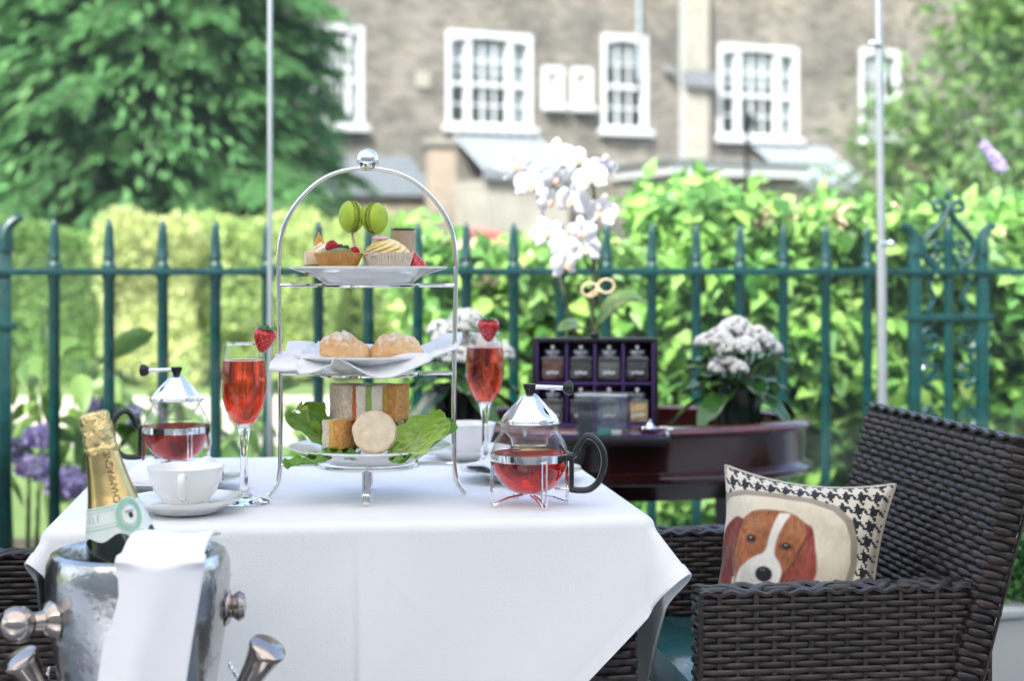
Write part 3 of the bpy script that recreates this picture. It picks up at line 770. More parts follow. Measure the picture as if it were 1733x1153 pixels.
def plant_at(px, Y, h, n, heads_px, label, seed, petal='lilac', **kw):
    p = at(px, 460, Y); inv = Matrix.Rotation(-FA, 3, 'Z')
    hs = []
    for (hx, hy, r) in heads_px:
        q = inv @ (at(hx, hy, Y - .08) - Vector((p.x, p.y, 0))); hs.append((q.x, q.y, q.z, r))
    return flowering_plant((p.x, p.y, 0), h, n, hs, label, seed, petal, **kw)
plant_at(40, 4.15, .92, 60, [(68, 738, .035), (60, 790, .045), (105, 812, .05), (125, 822, .04), (20, 760, .03)], 'lilac-flowered leafy plant behind the railing, left of the champagne bottle', 51)
plant_at(150, 4.5, .80, 55, [(160, 690, .03), (215, 700, .03)], 'leafy bedding plant behind the railing, near the small glass teapot', 52, spread=.26)
plant_at(330, 4.9, .70, 50, [], 'low leafy bedding plant beyond the railing, behind the glass teapot with its handle turned away', 53, spread=.3)
plant_at(480, 5.2, .62, 40, [], 'low leafy plant beyond the railing, behind the tea stand', 54, spread=.3)
# buddleia spike and red flowers
p = at(1675, 275, 5.4)
bud = thing('buddleia', 'lilac buddleia flower spike leaning above the shrub', 'flower', (p.x, p.y, 0))
b = MB(); tipz = at(1660, 240, 5.4).z
b.tube(spline([(.1, .1, .0), (.09, .05, .8), (.06, 0, p.z - .05), (0, 0, p.z), (-.03, 0, tipz)], 6), [.006] * 25, 6); b.build('stem', 'stem_green', bud)
n = 900; s_ = rng.random(n); c0 = np.array([.045, -.02, p.z - .035]); c1 = np.array([-.04, -.02, tipz + .01])
c0, c1 = c0 * .5 + c1 * .5 + (c0 - c1) * .36, c0 * .5 + c1 * .5 + (c1 - c0) * .36
P = c0 + (c1 - c0) * s_[:, None] + rnd_unit(n) * (.020 * (1 - s_ * .75))[:, None]
V, Fc = leaves(P, rnd_unit(n), rnd_unit(n), .012, .011, .05, 0); np_mesh('flower_spike', V, Fc, 'lilac', bud)
p = at(808, 378, 14.2)
broad_tree((p.x, p.y, 0), p.z - .08, (.20, .2, .07), 200, 'red-flowering bush at the far end of the garden hedge', 55, cat='bush', leafl=.07, material='red_petal', trunk_r=.03, name='flowering_bush', cl=.05)

# planter with a box hedge, right of the wicker chair
p = at(1720, 1035, 2.9)
pt = thing('box_planter', 'pale grey rectangular planter filled with clipped box, right of the wicker chair', 'planter', (p.x + .10, p.y + .12, 0), FA)
H = p.z
b = MB(); b.bbox((0, 0, H / 2), (.62, .26, H), .006); b.build('trough', 'planter_grey', pt)
b = MB(); b.bbox((0, 0, H + .006), (.64, .28, .016), .004); b.build('rim', 'planter_grey', pt)
n = 6000
P, out = crown_cloud(np.random.default_rng(8), (0, 0, H + .06), (.29, .12, .09), 60, n, .028)
P[:, 2] = np.maximum(P[:, 2], H + .01)
V, Fc = leaves(P, out + rng.normal(size=P.shape) * .7, out + rng.normal(size=P.shape) * .6 + np.array([0, 0, .4]), .018, .012, .1, .05)
stuff(np_mesh('foliage', V, Fc, 'box_leaf', pt))
# ---------------------------------------------------------------- woven furniture
def ring_path(W, T, pitch, amp, phase, spw=5, cr=.008):
    """closed weave path round a W x T cross-section: half-waves of the given pitch bowing in and out"""
    per = 2 * (W + T); n = max(4, 2 * round(per / pitch / 2)); pts = []; tot = n * spw
    for i in range(tot):
        s = i / tot * per; o = amp * math.cos(PI * i / spw + phase)
        # flatten the wave a little so that floats read as bars
        o = amp * math.copysign(abs(o / amp) ** .6, o) if amp else 0
        if s < W: p = (s - W / 2, -T / 2); nn = (0, -1); e = min(s, W - s)
        elif s < W + T: q = s - W; p = (W / 2, q - T / 2); nn = (1, 0); e = min(q, T - q)
        elif s < 2 * W + T: q = s - W - T; p = (W / 2 - q, T / 2); nn = (0, 1); e = min(q, W - q)
        else: q = s - 2 * W - T; p = (-W / 2, T / 2 - q); nn = (-1, 0); e = min(q, T - q)
        pull = max(0, cr - e) * .35
        pts.append((Vector((p[0], p[1], 0)) + Vector((nn[0], nn[1], 0)) * (o - pull), Vector((nn[0], nn[1], 0))))
    return pts, n
def strand_mesh(W, T, pitch, amp, phase, h, th):
    pts, n = ring_path(W, T, pitch, amp, phase); b = MB(); k = len(pts)
    sec = [(-.0, -h / 2), (th * .75, -h * .32), (th, 0), (th * .75, h * .32), (0, h / 2)]
    for p, nn in pts:
        for o, z in sec: b.v.append(tuple(p + nn * o + Vector((0, 0, z))))
    m = len(sec)
    for i in range(k):
        j = (i + 1) % k
        for q in range(m - 1): b.f.append((i * m + q, j * m + q, j * m + q + 1, i * m + q + 1))
    return b.mesh('strand', 'wicker'), n
def woven_block(parent, name, W, T, H, loc, rot=(0, 0, 0), pitch=.0240, row=.0082, amp=.0020, stakes=True, z0=0, label=None):
    """upright woven panel: dark core, one strand object per row, a stake where the strands weave"""
    b = MB(); b.box((0, 0, H / 2), (W - .005, T - .005, H)); core = b.build(name, 'wicker_core', parent, smooth=False, loc=loc, rot=rot)
    if label: core['label'] = label
    m0, n = strand_mesh(W, T, pitch, amp, 0, row * .93, .0022); m1, _ = strand_mesh(W, T, pitch, amp, PI, row * .93, .0022)
    k = int((H - z0) / row)
    for i in range(k):
        link('strand', m0 if i % 2 else m1, core, (random.gauss(0, .0005), random.gauss(0, .0006), z0 + row * (i + .5) + random.gauss(0, .0005)), (random.gauss(0, .004), random.gauss(0, .0016), 0))
    if stakes:
        per = 2 * (W + T); sb = MB(); sb.bbox((0, 0, H / 2), (pitch * .26, .003, H), .001); sme = sb.mesh('stake', 'wicker')
        for i in range(n):
            s = (i + 0) / n * per + per / n * .5 * 0
            if s < W: p = (s - W / 2, -T / 2, 0); rz = 0
            elif s < W + T: p = (W / 2, s - W - T / 2, 0); rz = PI / 2
            else: continue
            link('stake', sme, core, (p[0], p[1], 0), (0, 0, rz))
    return core
def braid(parent, W, T, loc, rot=(0, 0, 0)):
    """plaited cap along the top of a woven panel"""
    for ph in (0, PI):
        b = MB(); pts = []
        n = int(W / .004)
        for i in range(n + 1):
            s = i / n; x = -W / 2 + W * s
            pts.append((x, (T * .34) * math.sin(s * W / .042 * PI + ph), .0016 * math.cos(s * W / .042 * 2 * PI + ph) + .002))
        b.tube(pts, .0075, 8, flat=.55, up=(0, 0, 1)); b.build('braid', 'wicker', parent, loc=loc, rot=rot)
    for s in (-1, 1):
        b = MB(); pts = [(-W / 2 + W * i / 60, s * T * .46, .0025 * math.sin(i * 1.3)) for i in range(61)]
        b.tube(pts, .006, 6, flat=.6, up=(0, 0, 1)); b.build('edge_roll', 'wicker', parent, loc=loc, rot=rot)
RT = R(7.8)
def wicker_chair(loc, rotz, label, back=True, seat_mat='teal_vinyl', group='woven armchairs round the tea table'):
    """local +x is towards the backrest, +y is away from the camera side"""
    root = thing('wicker_armchair', label, 'armchair', loc, rotz, group)
    AH, AL, AT, WD = .652, .385, .046, .50
    for sy in (-1, 1):
        core = woven_block(root, 'arm_panel', AL, AT, AH - .04, (0, sy * (WD - AT) / 2, .04))
        braid(core, AL, AT, (0, 0, AH - .04))
    # reclined backrest
    RC = R(15)
    bk = woven_block(root, 'backrest', WD + .02, .040, .392, (AL / 2 - .056, 0, .46), (RC * 0, 0, 0), pitch=.0225, row=.0096, amp=.0024)
    bk.rotation_euler = Matrix(((0, math.cos(RC) * -1, 0), (1, 0, 0), (0, 0, 1))).to_euler() if False else (Matrix.Rotation(RC, 4, 'Y') @ Matrix.Rotation(PI / 2, 4, 'Z')).to_euler()
    braid(bk, WD + .02, .040, (0, 0, .392))
    lower = woven_block(root, 'back_panel', WD - .10, .036, .46, (AL / 2 - .012, 0, .04), (0, 0, PI / 2), stakes=False)
    fr = woven_block(root, 'front_panel', WD - .10, .03, .40, (-AL / 2 + .05, 0, .04), (0, 0, PI / 2), stakes=False)
    b = MB(); b.bbox((-.01, 0, .485), (AL - .02, WD - 2 * AT - .006, .085), .02); b.build('seat_cushion', seat_mat, root)
    for sx in (-1, 1):
        for sy in (-1, 1):
            b = MB(); b.bbox((sx * (AL / 2 - .03), sy * (WD / 2 - .023), .02), (.035, .035, .04), .004); b.build('leg', 'black_plastic', root)
    return root
# armchair at the right: near arm front corner at column 1185, eye sees its outer side
ex, ey = Vector((math.cos(RT), math.sin(RT), 0)), Vector((-math.sin(RT), math.cos(RT), 0))
c0 = Vector((.238, 1.965, 0))
chair_c = c0 + ex * .1925 + ey * .25
wicker_chair(chair_c, RT, 'dark brown woven armchair holding the dog-portrait cushion')
cl = Vector((-.53, 1.80, 0)) - ex * .16 + ey * .25
wicker_chair(cl, RT + PI, 'dark brown woven armchair behind the champagne bucket, no cushion')

# ---------------------------------------------------------------- tea table and cloth
TA, TB = .365, .345
TC = Vector((-.241, 2.277, 0))
tab = thing('wicker_table', 'square woven brown table hidden under a white cloth, one leg showing', 'table', TC, RT)
b = MB(); b.bbox((0, 0, .73), (2 * TA, 2 * TB, .03), .006); b.build('table_top', 'wicker_core', tab)
for sx in (-1, 1):
    for sy in (-1, 1):
        woven_block(tab, 'leg', .066, .066, .715, (sx * (TA - .040), sy * (TB - .040), 0), pitch=.0165, row=.0105, amp=.0018, stakes=False)
b = MB(); b.box((0, 0, .675), (2 * TA - .16, 2 * TB - .16, .08)); b.build('apron', 'wicker_core', tab, smooth=False)
CL = .576
def drape(u, v):
    # u,v in 0..1 over the cloth; it lies turned 45 degrees to the table
    a, c = (u - .5) * 2 * CL, (v - .5) * 2 * CL
    x, y = (a - c) * .70711 + .028, (a + c) * .70711
    ax, ay = abs(x), abs(y); sx, sy = math.copysign(1, x), math.copysign(1, y)
    exx, eyy = max(ax - TA, 0), max(ay - TB, 0)
    wr = noise.noise(Vector((x * 5, y * 5, 1.3))) * .0014 + noise.noise(Vector((x * 14, y * 14, 4.3))) * .0006
    cr = 0                                                      # pressed fold lines, a third and a sixth of the cloth apart
    for q, sg in ((-.5, .7), (0, -1), (.5, .8)):
        cr += sg * .00055 * (math.exp(-((a - q * CL) / .006) ** 2) * (.5 + noise.noise(Vector((c * 5, q, 0)))) + .8 * math.exp(-((c - q * CL) / .006) ** 2) * (.5 + noise.noise(Vector((a * 5, q, 3)))))
    wr += cr
    if exx == 0 and eyy == 0: return (x, y, .75 + wr)
    d = math.hypot(exx, eyy); ph = math.atan2(eyy, exx)
    if exx > 0 and eyy > 0: o = .05 + .60 * math.sin(2 * ph) ** 1.4
    else: o = .05
    r = .014; lim = r * PI / 2
    if d < lim: out = r * math.sin(d / r); dn = r * (1 - math.cos(d / r))
    else: out = r; dn = r + (d - lim)
    e = max(d - lim, 0); dn = (r if d >= lim else dn) + e * math.sqrt(1 - o * o); out += e * o
    along = (sy * y if exx > eyy else sx * x)
    w = min(e / .25, 1.2)
    out += cr * 1.3 + w * .004 * noise.noise(Vector((along * 6, d * 5, 7))) + w * (.006 * math.sin(along * 15 + sx * 1.3 + .6) + .003 * math.sin(along * 31 + 2.0)) + w * .012
    dx, dy = math.cos(ph), math.sin(ph)
    return (sx * (min(ax, TA) + dx * out), sy * (min(ay, TB) + dy * out), .75 - dn)
b = MB(); b.grid(drape, 281, 281)
cloth = b.build('tablecloth', 'linen', None, loc=TC, rot=(0, 0, RT), ang=180)
tag(cloth, 'white linen cloth laid cornerwise over the tea table', 'tablecloth')
solidify(cloth, .0016, -1)
# stitched hem as a slightly raised doubled band
def hem_fn(side):
    def f(s, w):
        k = .972 + .026 * w
        a, c = {0: (2 * s - 1, k), 1: (k, 2 * s - 1), 2: (2 * s - 1, -k), 3: (-k, 2 * s - 1)}[side]
        p = drape((a + 1) / 2, (c + 1) / 2); q = drape((a * .9 + 1) / 2, (c * .9 + 1) / 2)
        n = Vector((p[0], p[1], 0)).normalized() * .0022
        return (p[0] + n.x, p[1] + n.y, p[2] + .0004)
    return f
for s in range(4):
    b = MB(); b.grid(hem_fn(s), 120, 4); b.build('hem', 'linen_hem', cloth, ang=180)

# ---------------------------------------------------------------- mahogany oval tray table
RC_ = Vector((.2138, 3.34, 0)); EA, EB = .424, .29
ot = thing('tray_table', 'oval mahogany tray table with raised rim and moulded apron', 'table', RC_)
def oval(prof, n=72):
    b = MB(); k = len(prof)
    for (o, z) in prof:
        for j in range(n):
            an = 2 * PI * j / n; b.v.append(((EA + o) * math.cos(an), (EB + o) * math.sin(an), z))
    for i in range(k - 1):
        for j in range(n): b.f.append((i * n + j, i * n + (j + 1) % n, (i + 1) * n + (j + 1) % n, (i + 1) * n + j))
    return b
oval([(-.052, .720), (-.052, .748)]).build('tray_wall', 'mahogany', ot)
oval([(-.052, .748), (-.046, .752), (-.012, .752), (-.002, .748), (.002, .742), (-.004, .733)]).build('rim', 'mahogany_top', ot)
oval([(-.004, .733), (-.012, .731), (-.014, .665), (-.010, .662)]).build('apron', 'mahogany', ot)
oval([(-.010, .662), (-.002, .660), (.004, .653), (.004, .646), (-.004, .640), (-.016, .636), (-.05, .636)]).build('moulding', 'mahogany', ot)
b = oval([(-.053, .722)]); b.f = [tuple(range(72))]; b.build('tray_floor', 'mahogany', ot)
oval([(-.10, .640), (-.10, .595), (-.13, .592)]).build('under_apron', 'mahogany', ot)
for sx in (-1, 1):
    for sy in (-1, 1):
        b = MB(); b.tube([(sx * .245, sy * .10, 0), (sx * .262, sy * .115, .35), (sx * .262, sy * .115, .64)], [.019, .022, .028], 4); b.build('leg', 'mahogany', ot)
b = MB(); b.bbox((0, 0, .18), (.48, .17, .02), .004); b.build('shelf', 'mahogany', ot)

# ---------------------------------------------------------------- cushion with a beagle portrait
def inpoly(x, y, poly, soft=7):
    """signed-distance mask of a polygon"""
    px = np.array([p[0] for p in poly], float); py = np.array([p[1] for p in poly], float); n = len(poly)
    dmin = np.full(x.shape, 1e9); ins = np.zeros(x.shape, bool)
    for i in range(n):
        x0, y0, x1, y1 = px[i], py[i], px[(i + 1) % n], py[(i + 1) % n]
        t = np.clip(((x - x0) * (x1 - x0) + (y - y0) * (y1 - y0)) / ((x1 - x0) ** 2 + (y1 - y0) ** 2 + 1e-9), 0, 1)
        dmin = np.minimum(dmin, np.hypot(x - x0 - t * (x1 - x0), y - y0 - t * (y1 - y0)))
        c = ((y0 > y) != (y1 > y)) & (x < (x1 - x0) * (y - y0) / (y1 - y0 + 1e-9) + x0); ins ^= c
    sd = np.where(ins, dmin, -dmin)
    return np.clip(sd / soft * .5 + .5, 0, 1)
def sp2(pts, k=5):
    P = [Vector((p[0], p[1], 0)) for p in pts]; P = P + P[:2]
    return [(q.x, q.y) for q in spline(P, k)][:-k]
def ell(x, y, cx_, cy_, rx, ry, soft=.25): return np.clip((1 - np.hypot((x - cx_) / rx, (y - cy_) / ry)) / soft, 0, 1)
def portrait(x, y):
    """beagle portrait printed on cream canvas; x,y in the print's own units (right, down)"""
    col = np.zeros(x.shape + (3,)); col[...] = (.74, .66, .50)
    def put(m, c, f=1.0):
        m = (m * f)[..., None]; col[...] = col * (1 - m) + np.array(c) * m
    hx = np.sin(x * .11 + y * .05) * .5 + np.sin(y * .16 - x * .04) * .5; fur = np.sin(x * .35 + 2.2 * np.sin(y * .03)) * .5 + .5
    put(inpoly(x, y, sp2([(470, 560), (540, 495), (640, 474), (740, 482), (815, 530), (850, 600), (835, 720), (770, 850), (720, 940), (700, 1010), (500, 1010), (470, 900), (445, 760), (445, 640)])), (.36, .13, .05))
    put(ell(x, y, 560, 560, 90, 60, .9), (.52, .24, .10), .7); put(ell(x, y, 780, 580, 60, 70, .9), (.46, .20, .08), .7)
    put(ell(x, y, 545, 655, 70, 45, .6), (.50, .20, .06), .8); put(ell(x, y, 750, 680, 55, 40, .6), (.45, .15, .04), .8)
    put(ell(x, y, 520, 760, 45, 120, .8), (.52, .14, .05), .6)
    put(inpoly(x, y, sp2([(482, 555), (430, 540), (370, 590), (310, 680), (272, 790), (262, 880), (290, 1000), (360, 1040), (440, 1010), (455, 900), (440, 760), (452, 650)])), (.20, .035, .022))
    put(ell(x, y, 360, 800, 45, 170, .8), (.09, .02, .018), .75); put(ell(x, y, 420, 700, 25, 150, .8), (.32, .07, .04), .6); put(ell(x, y, 330, 950, 50, 60, .8), (.30, .07, .05), .5)
    put(inpoly(x, y, sp2([(815, 530), (860, 560), (885, 650), (910, 780), (900, 860), (850, 960), (810, 1030), (710, 1020), (730, 900), (790, 780), (840, 660)])), (.32, .065, .045))
    put(ell(x, y, 850, 800, 35, 140, .8), (.42, .12, .08), .6); put(ell(x, y, 760, 940, 40, 70, .8), (.42, .12, .08), .5); put(ell(x, y, 850, 590, 22, 60, .8), (.13, .03, .03), .7)
    put(inpoly(x, y, [(455, 600), (468, 600), (452, 760), (470, 900), (448, 900), (436, 760)], 6), (.10, .02, .02), .8); put(inpoly(x, y, [(838, 600), (850, 620), (800, 770), (735, 900), (722, 890), (790, 760)], 6), (.12, .03, .02), .7)
    put(inpoly(x, y, sp2([(682, 490), (735, 490), (712, 560), (690, 650), (685, 735), (720, 790), (735, 840), (722, 930), (700, 1010), (600, 1030), (510, 1000), (482, 930), (500, 850), (570, 775), (630, 730), (645, 640), (660, 560)])), (.80, .76, .66))
    put(ell(x, y, 560, 920, 60, 70, .9), (.66, .62, .54), .4); put(ell(x, y, 690, 920, 30, 70, .9), (.62, .58, .50), .5)
    for ex_, ey_, rx, ry in ((547, 665, 40, 27), (745, 687, 42, 22)):
        put(ell(x, y, ex_, ey_, rx * 1.25, ry * 1.35, .5), (.12, .03, .02), .8); put(ell(x, y, ex_, ey_, rx * .72, ry * .8, .4), (.02, .015, .015)); put(ell(x, y, ex_ - 4, ey_ - 6, 12, 7, .5), (.40, .38, .36), .8)
    put(ell(x, y, 642, 862, 54, 52, .25), (.012, .012, .013)); put(ell(x, y, 632, 838, 24, 12, .6), (.12, .13, .13), .8)
    put(ell(x, y, 640, 935, 7, 35, .7), (.10, .08, .07), .8); put(inpoly(x, y, [(560, 975), (600, 962), (640, 950), (690, 975), (700, 1000), (690, 985), (640, 962), (600, 972)], 7), (.08, .06, .05), .7)
    def vn(x, y):
        i, j = np.floor(x), np.floor(y); f, g_ = x - i, y - j; f, g_ = f * f * (3 - 2 * f), g_ * g_ * (3 - 2 * g_)
        h = lambda a_, b_: np.modf(np.abs(np.sin(a_ * 127.1 + b_ * 311.7) * 43758.5453))[0]
        return (h(i, j) * (1 - f) + h(i + 1, j) * f) * (1 - g_) + (h(i, j + 1) * (1 - f) + h(i + 1, j + 1) * f) * g_
    dark = 1 - np.clip(col.mean(-1) / .5, 0, 1)
    stroke = vn(x / 9 + vn(x / 60, y / 60) * 6, y / 42) * .6 + vn(x / 22, y / 26) * .4
    col *= (1 + (stroke - .5) * (.16 + .95 * dark))[..., None]
    for q in range(4):                                          # wrinkles on the brow
        put(ell(x, y, 550 + 10 * q, 560 + 20 * q, 50 - 6 * q, 7, .9), (.24, .07, .025), .35); put(ell(x, y, 775 - 5 * q, 570 + 22 * q, 30, 7, .9), (.22, .06, .025), .3)
    for q in range(9): put(ell(x, y, 575 + (q * 37) % 140, 905 + (q * 23) % 60, 5, 5, .6), (.35, .30, .25), .5)
    return np.clip(col, 0, 1)
def houndstooth(u, v, s):
    """the broken-check twill: which thread lies on top of a 4+4 two-colour plain twill"""
    i = np.floor(u / s).astype(int); j = np.floor(v / s).astype(int)
    warp = (i % 8) < 4; weft = (j % 8) < 4; top = ((i + j) % 4) < 2
    d = np.where(top, warp, weft)
    return np.where(d[..., None], np.array([.012, .016, .018]), np.array([.70, .64, .52]))
def cushion():
    n = 231; g = np.linspace(-1, 1, n); U, Vv = np.meshgrid(g, g)
    W, Hh, T = .125, .132, .060
    def shape(U, Vv, sgn):
        x = U * W * (1 - .13 * (1 - Vv ** 2) * np.abs(U) ** 3); z = Vv * Hh * (1 - .13 * (1 - U ** 2) * np.abs(Vv) ** 3)
        th = T * (np.clip((1 - U ** 2) * (1 - Vv ** 2), 0, 1)) ** .42
        wr = .0022 * np.sin(U * 9 + Vv * 5) * np.sin(Vv * 7 - U * 3) + .0018 * np.sin(U * 23 - Vv * 9) * (np.abs(U) ** 2)
        return x, -sgn * (th + wr * (th > .01)), z
    root = thing('cushion', 'square cushion with brown beagle portrait on cream panel and houndstooth border', 'cushion')
    for sgn, nm in ((1, 'front_cover'), (-1, 'back_cover')):
        x, y, z = shape(U, Vv, sgn)
        me = bpy.data.meshes.new(nm); V = np.stack([x, y, z], -1).reshape(-1, 3)
        idx = np.arange(n * n).reshape(n, n); a, b_, c, d = idx[:-1, :-1], idx[:-1, 1:], idx[1:, 1:], idx[1:, :-1]
        Fc = np.stack([a, b_, c, d] if sgn > 0 else [a, d, c, b_], -1).reshape(-1, 4)
        me.from_pydata(V.tolist(), [], Fc.tolist()); me.update(); me.polygons.foreach_set('use_smooth', [True] * len(me.polygons))
        cl_ = houndstooth(U * W + .5, Vv * Hh + .5, .0027)
        if sgn > 0:
            px = 262 + (U + 1) / 1.60 * 820; py = 345 + (.70 - Vv) / 1.70 * 1030
            # cream panel: rounded top corners
            q = 260; inside = inpoly(px, py, [(180, 1400), (180, 600), (235, 470), (320, 385), (450, 345), (640, 335), (850, 345), (990, 385), (1080, 460), (1125, 570), (1140, 720), (1120, 840), (1060, 950), (1030, 1040), (1060, 1400)], 5)
            band = inpoly(px, py, [(150, 1400), (150, 590), (205, 440), (300, 350), (440, 305), (640, 295), (860, 305), (1015, 350), (1115, 435), (1165, 560), (1180, 720), (1160, 850), (1095, 960), (1065, 1040), (1100, 1400)], 5)
            bandc = np.array([.34, .29, .22]) * (1 + .25 * np.sin(px * .35 + py * .35))[..., None]
            cl_ = cl_ * (1 - band[..., None]) + bandc * band[..., None]
            cl_ = cl_ * (1 - inside[..., None]) + portrait(600 + (px - 600) / 1.13, 474 + (py - 474 + 45) / 1.10) * inside[..., None]
        at_ = me.color_attributes.new('print', 'FLOAT_COLOR', 'POINT')
        at_.data.foreach_set('color', np.concatenate([cl_.reshape(-1, 3), np.ones((n * n, 1))], 1).astype(np.float32).ravel())
        me.materials.append(M['print_fabric']); link(nm, me, root)
    b = MB(); k = 200; pts = []
    for i in range(k):
        s = i / k * 4; q = int(s); f = (s - q) * 2 - 1
        u_, v_ = ((f, -1), (1, f), (-f, 1), (-1, -f))[q]
        x, y, z = shape(np.array(u_), np.array(v_), 1); pts.append((float(x), 0, float(z)))
    b.tube(pts, .0028, 6, closed=True); b.build('piping', 'cream_piping', root)
    return root
mat('print_fabric', (1, 1, 1), .85, attr='print', bump=.25, bscale=900, sheen=.2)
mat('cream_piping', (.55, .50, .40), .85, bump=.3, bscale=600)
cu = cushion()
p = at(1350, 960, 2.225)
cu.location = p
cu.rotation_euler = (Matrix.Rotation(R(-26), 4, 'Z') @ Matrix.Rotation(R(-14), 4, 'X') @ Matrix.Rotation(R(3), 4, 'Y')).to_euler()
# ---------------------------------------------------------------- tableware
TZ = .7515
def on_table(px, py, z=TZ):
    Y = (CZ - z) * F / (py - HZ); return Vector(((px - CX) / F * Y, Y, z))
GOLD = mat('gold_foil', (.66, .50, .22), .26, metal=1, bump=.05, bscale=40, var=.15, scale=30)
mat('gold_crinkle', (.68, .53, .25), .24, metal=1, bump=.9, bscale=75)
mat('bottle_glass', (.006, .012, .008), .05, coat=.5)
mat('label_paper', (.66, .72, .68), .55)
mat('label_green', (.24, .50, .36), .55)
mat('ink', (.012, .011, .008), .7)
mat('ink_soft', (.30, .36, .34), .7)

# ---- champagne bucket, its stand, bottle and napkin
BK = at(235, 930, 1.70); BR = .0975
bucket = thing('wine_bucket', 'hammered silver wine bucket with round knobs and wet sides', 'wine bucket', (BK.x, BK.y, BK.z - .235))
prof = [(0, .0), (.058, .0), (.066, .006), (.073, .03), (.082, .08), (.0905, .13), (.0965, .175), (.0985, .205), (.0975, .222), (.093, .2325), (.087, .2355), (.082, .2335), (.0795, .228), (.080, .20), (.076, .12), (.062, .02), (0, .012)]
b = MB(); b.lathe(prof, 64); b.build('body', 'hammered', bucket)
for an, nm in ((PI + .62, 'l'), (.12, 'r')):
    d = Vector((math.cos(an), math.sin(an), 0)); m = Matrix.Translation(d * .094 + Vector((0, 0, .170))) @ d.to_track_quat('Z', 'Y').to_matrix().to_4x4()
    b = MB(); b.lathe([(.022, 0), (.019, .006), (.011, .012), (.010, .022), (.013, .025), (.0180, .031), (.0195, .040), (.017, .049), (.010, .055), (0, .057)] if nm == 'l' else [(.022, 0), (.018, .004), (.012, .007), (.015, .010), (.017, .014), (.013, .020), (0, .022)], 24)
    b.v = [tuple(m @ Vector(v)) for v in b.v]; b.build('knob', 'bronze_metal', bucket)
gd = np.random.default_rng(4); dr = MB()
for i in range(240):
    an = -PI / 2 + gd.normal() * .75; z = .03 + .18 * gd.random(); r = np.interp(z, [p[1] for p in prof[2:9]], [p[0] for p in prof[2:9]]); s = .0005 + .0009 * gd.random() ** 2
    dr.sphere((r * math.cos(an), r * math.sin(an), z), s, 6, (1, 1, 1.25))
o = dr.build('water_drops', 'solid_glass', bucket); stuff(o)
st = thing('bucket_stand', 'polished steel floor stand with flared horns carrying the wine bucket', 'stand', (BK.x, BK.y, 0))
zb = BK.z - .235
b = MB(); b.lathe([(0, 0), (.13, 0), (.13, .008), (.04, .018), (.016, .03), (.013, .06), (.013, zb - .02), (.03, zb - .012), (.075, zb - .008), (.085, zb - .004), (.085, zb), (0, zb)], 40); b.build('column', 'chrome', st)
b = MB(); b.tube([(.112 * math.cos(a_), .112 * math.sin(a_), zb + .052) for a_ in np.linspace(0, 2 * PI, 49)[:-1]], .005, 8, closed=True); b.build('ring', 'chrome', st)
for k in range(3):
    an = 2 * PI * k / 3 + .3; b = MB(); b.tube([(.08 * math.cos(an), .08 * math.sin(an), zb - .004), (.112 * math.cos(an), .112 * math.sin(an), zb + .052)], .004, 8); b.build('strut', 'chrome', st)
for (px, py, qx, qy) in ((452, 1100, 408, 1178), (34, 1118, 84, 1190)):
    tip = at(px, py, 1.66) - Vector((BK.x, BK.y, 0)); foot = at(qx, qy, 1.68) - Vector((BK.x, BK.y, 0))
    d = (tip - foot); L_ = d.length; m = Matrix.Translation(foot) @ d.to_track_quat('Z', 'Y').to_matrix().to_4x4()
    b = MB(); b.lathe([(0, -.01), (.012, -.01), (.0105, .0), (.0115, .012), (.0145, L_ * .6), (.019, L_ - .004), (.0208, L_), (.0200, L_ + .0035), (.015, L_ + .006), (0, L_ + .0072)], 28)
    b.v = [tuple(m @ Vector(v)) for v in b.v]; h = b.build('horn', 'bronze_metal', st)
    e = Vector((.098 * (1 if px > 235 else -1), 0, foot.z + .03)); s_ = foot + d * .15
    pts = []
    for i in range(90):
        f = i / 89; c = e + (s_ - e) * f; pts.append(c + Vector((0, math.cos(f * 40) * .0035, math.sin(f * 40) * .0035)))
    b = MB(); b.tube(pts, .0011, 5); b.build('spring', 'chrome', h)
    b = MB(); b.tube([Vector((e.x * 1.14, 0, zb + .052)), foot + d * .1], .006, 8); b.build('bracket', 'bronze_metal', h)

# bottle: tilted in the bucket
bot = thing('champagne_bottle', 'champagne bottle with gold foil neck leaning in the bucket', 'bottle')
top = at(158, 697, 1.70); low = at(203, 905, 1.695)
ax = (top - low).normalized(); BL = .31
org = top - ax * BL
bot.location = org; bot.rotation_euler = (ax.to_track_quat('Z', 'Y').to_matrix().to_4x4()).to_euler()
Q = ax.to_track_quat('Z', 'Y'); cdir = Q.inverted() @ (Vector((0, 0, CZ)) - (low + ax * .05)); CA = math.atan2(cdir.y, cdir.x)     # angle of the side facing the viewer
bprof = [(0, 0), (.0425, 0), (.0435, .01), (.0435, .125), (.0415, .148), (.0365, .172), (.0305, .195), (.0248, .218), (.0205, .240), (.0180, .258), (.0163, .274)]
zs_ = [q[1] for q in bprof[1:]]; rs_ = [q[0] for q in bprof[1:]]
def brad(z): return float(np.interp(z, zs_, rs_))
bp = spline([Vector((r, 0, z)) for r, z in bprof], 4)
b = MB(); b.lathe([(p.x, p.z) for p in bp] + [(.0150, .276), (.0150, .300), (0, .301)], 40); b.build('glass_body', 'bottle_glass', bot)
ZL = .203
prof_f = [(brad(ZL + (.276 - ZL) * i / 24) + .0006, ZL + (.276 - ZL) * i / 24) for i in range(25)]
b = MB(); b.lathe(prof_f, 48, fn=lambda r, z, a_: r * (1 + .012 * math.exp(-(((a_ - CA + .25 + PI) % (2 * PI) - PI) / .10) ** 2))); b.build('neck_foil', 'gold_foil', bot)
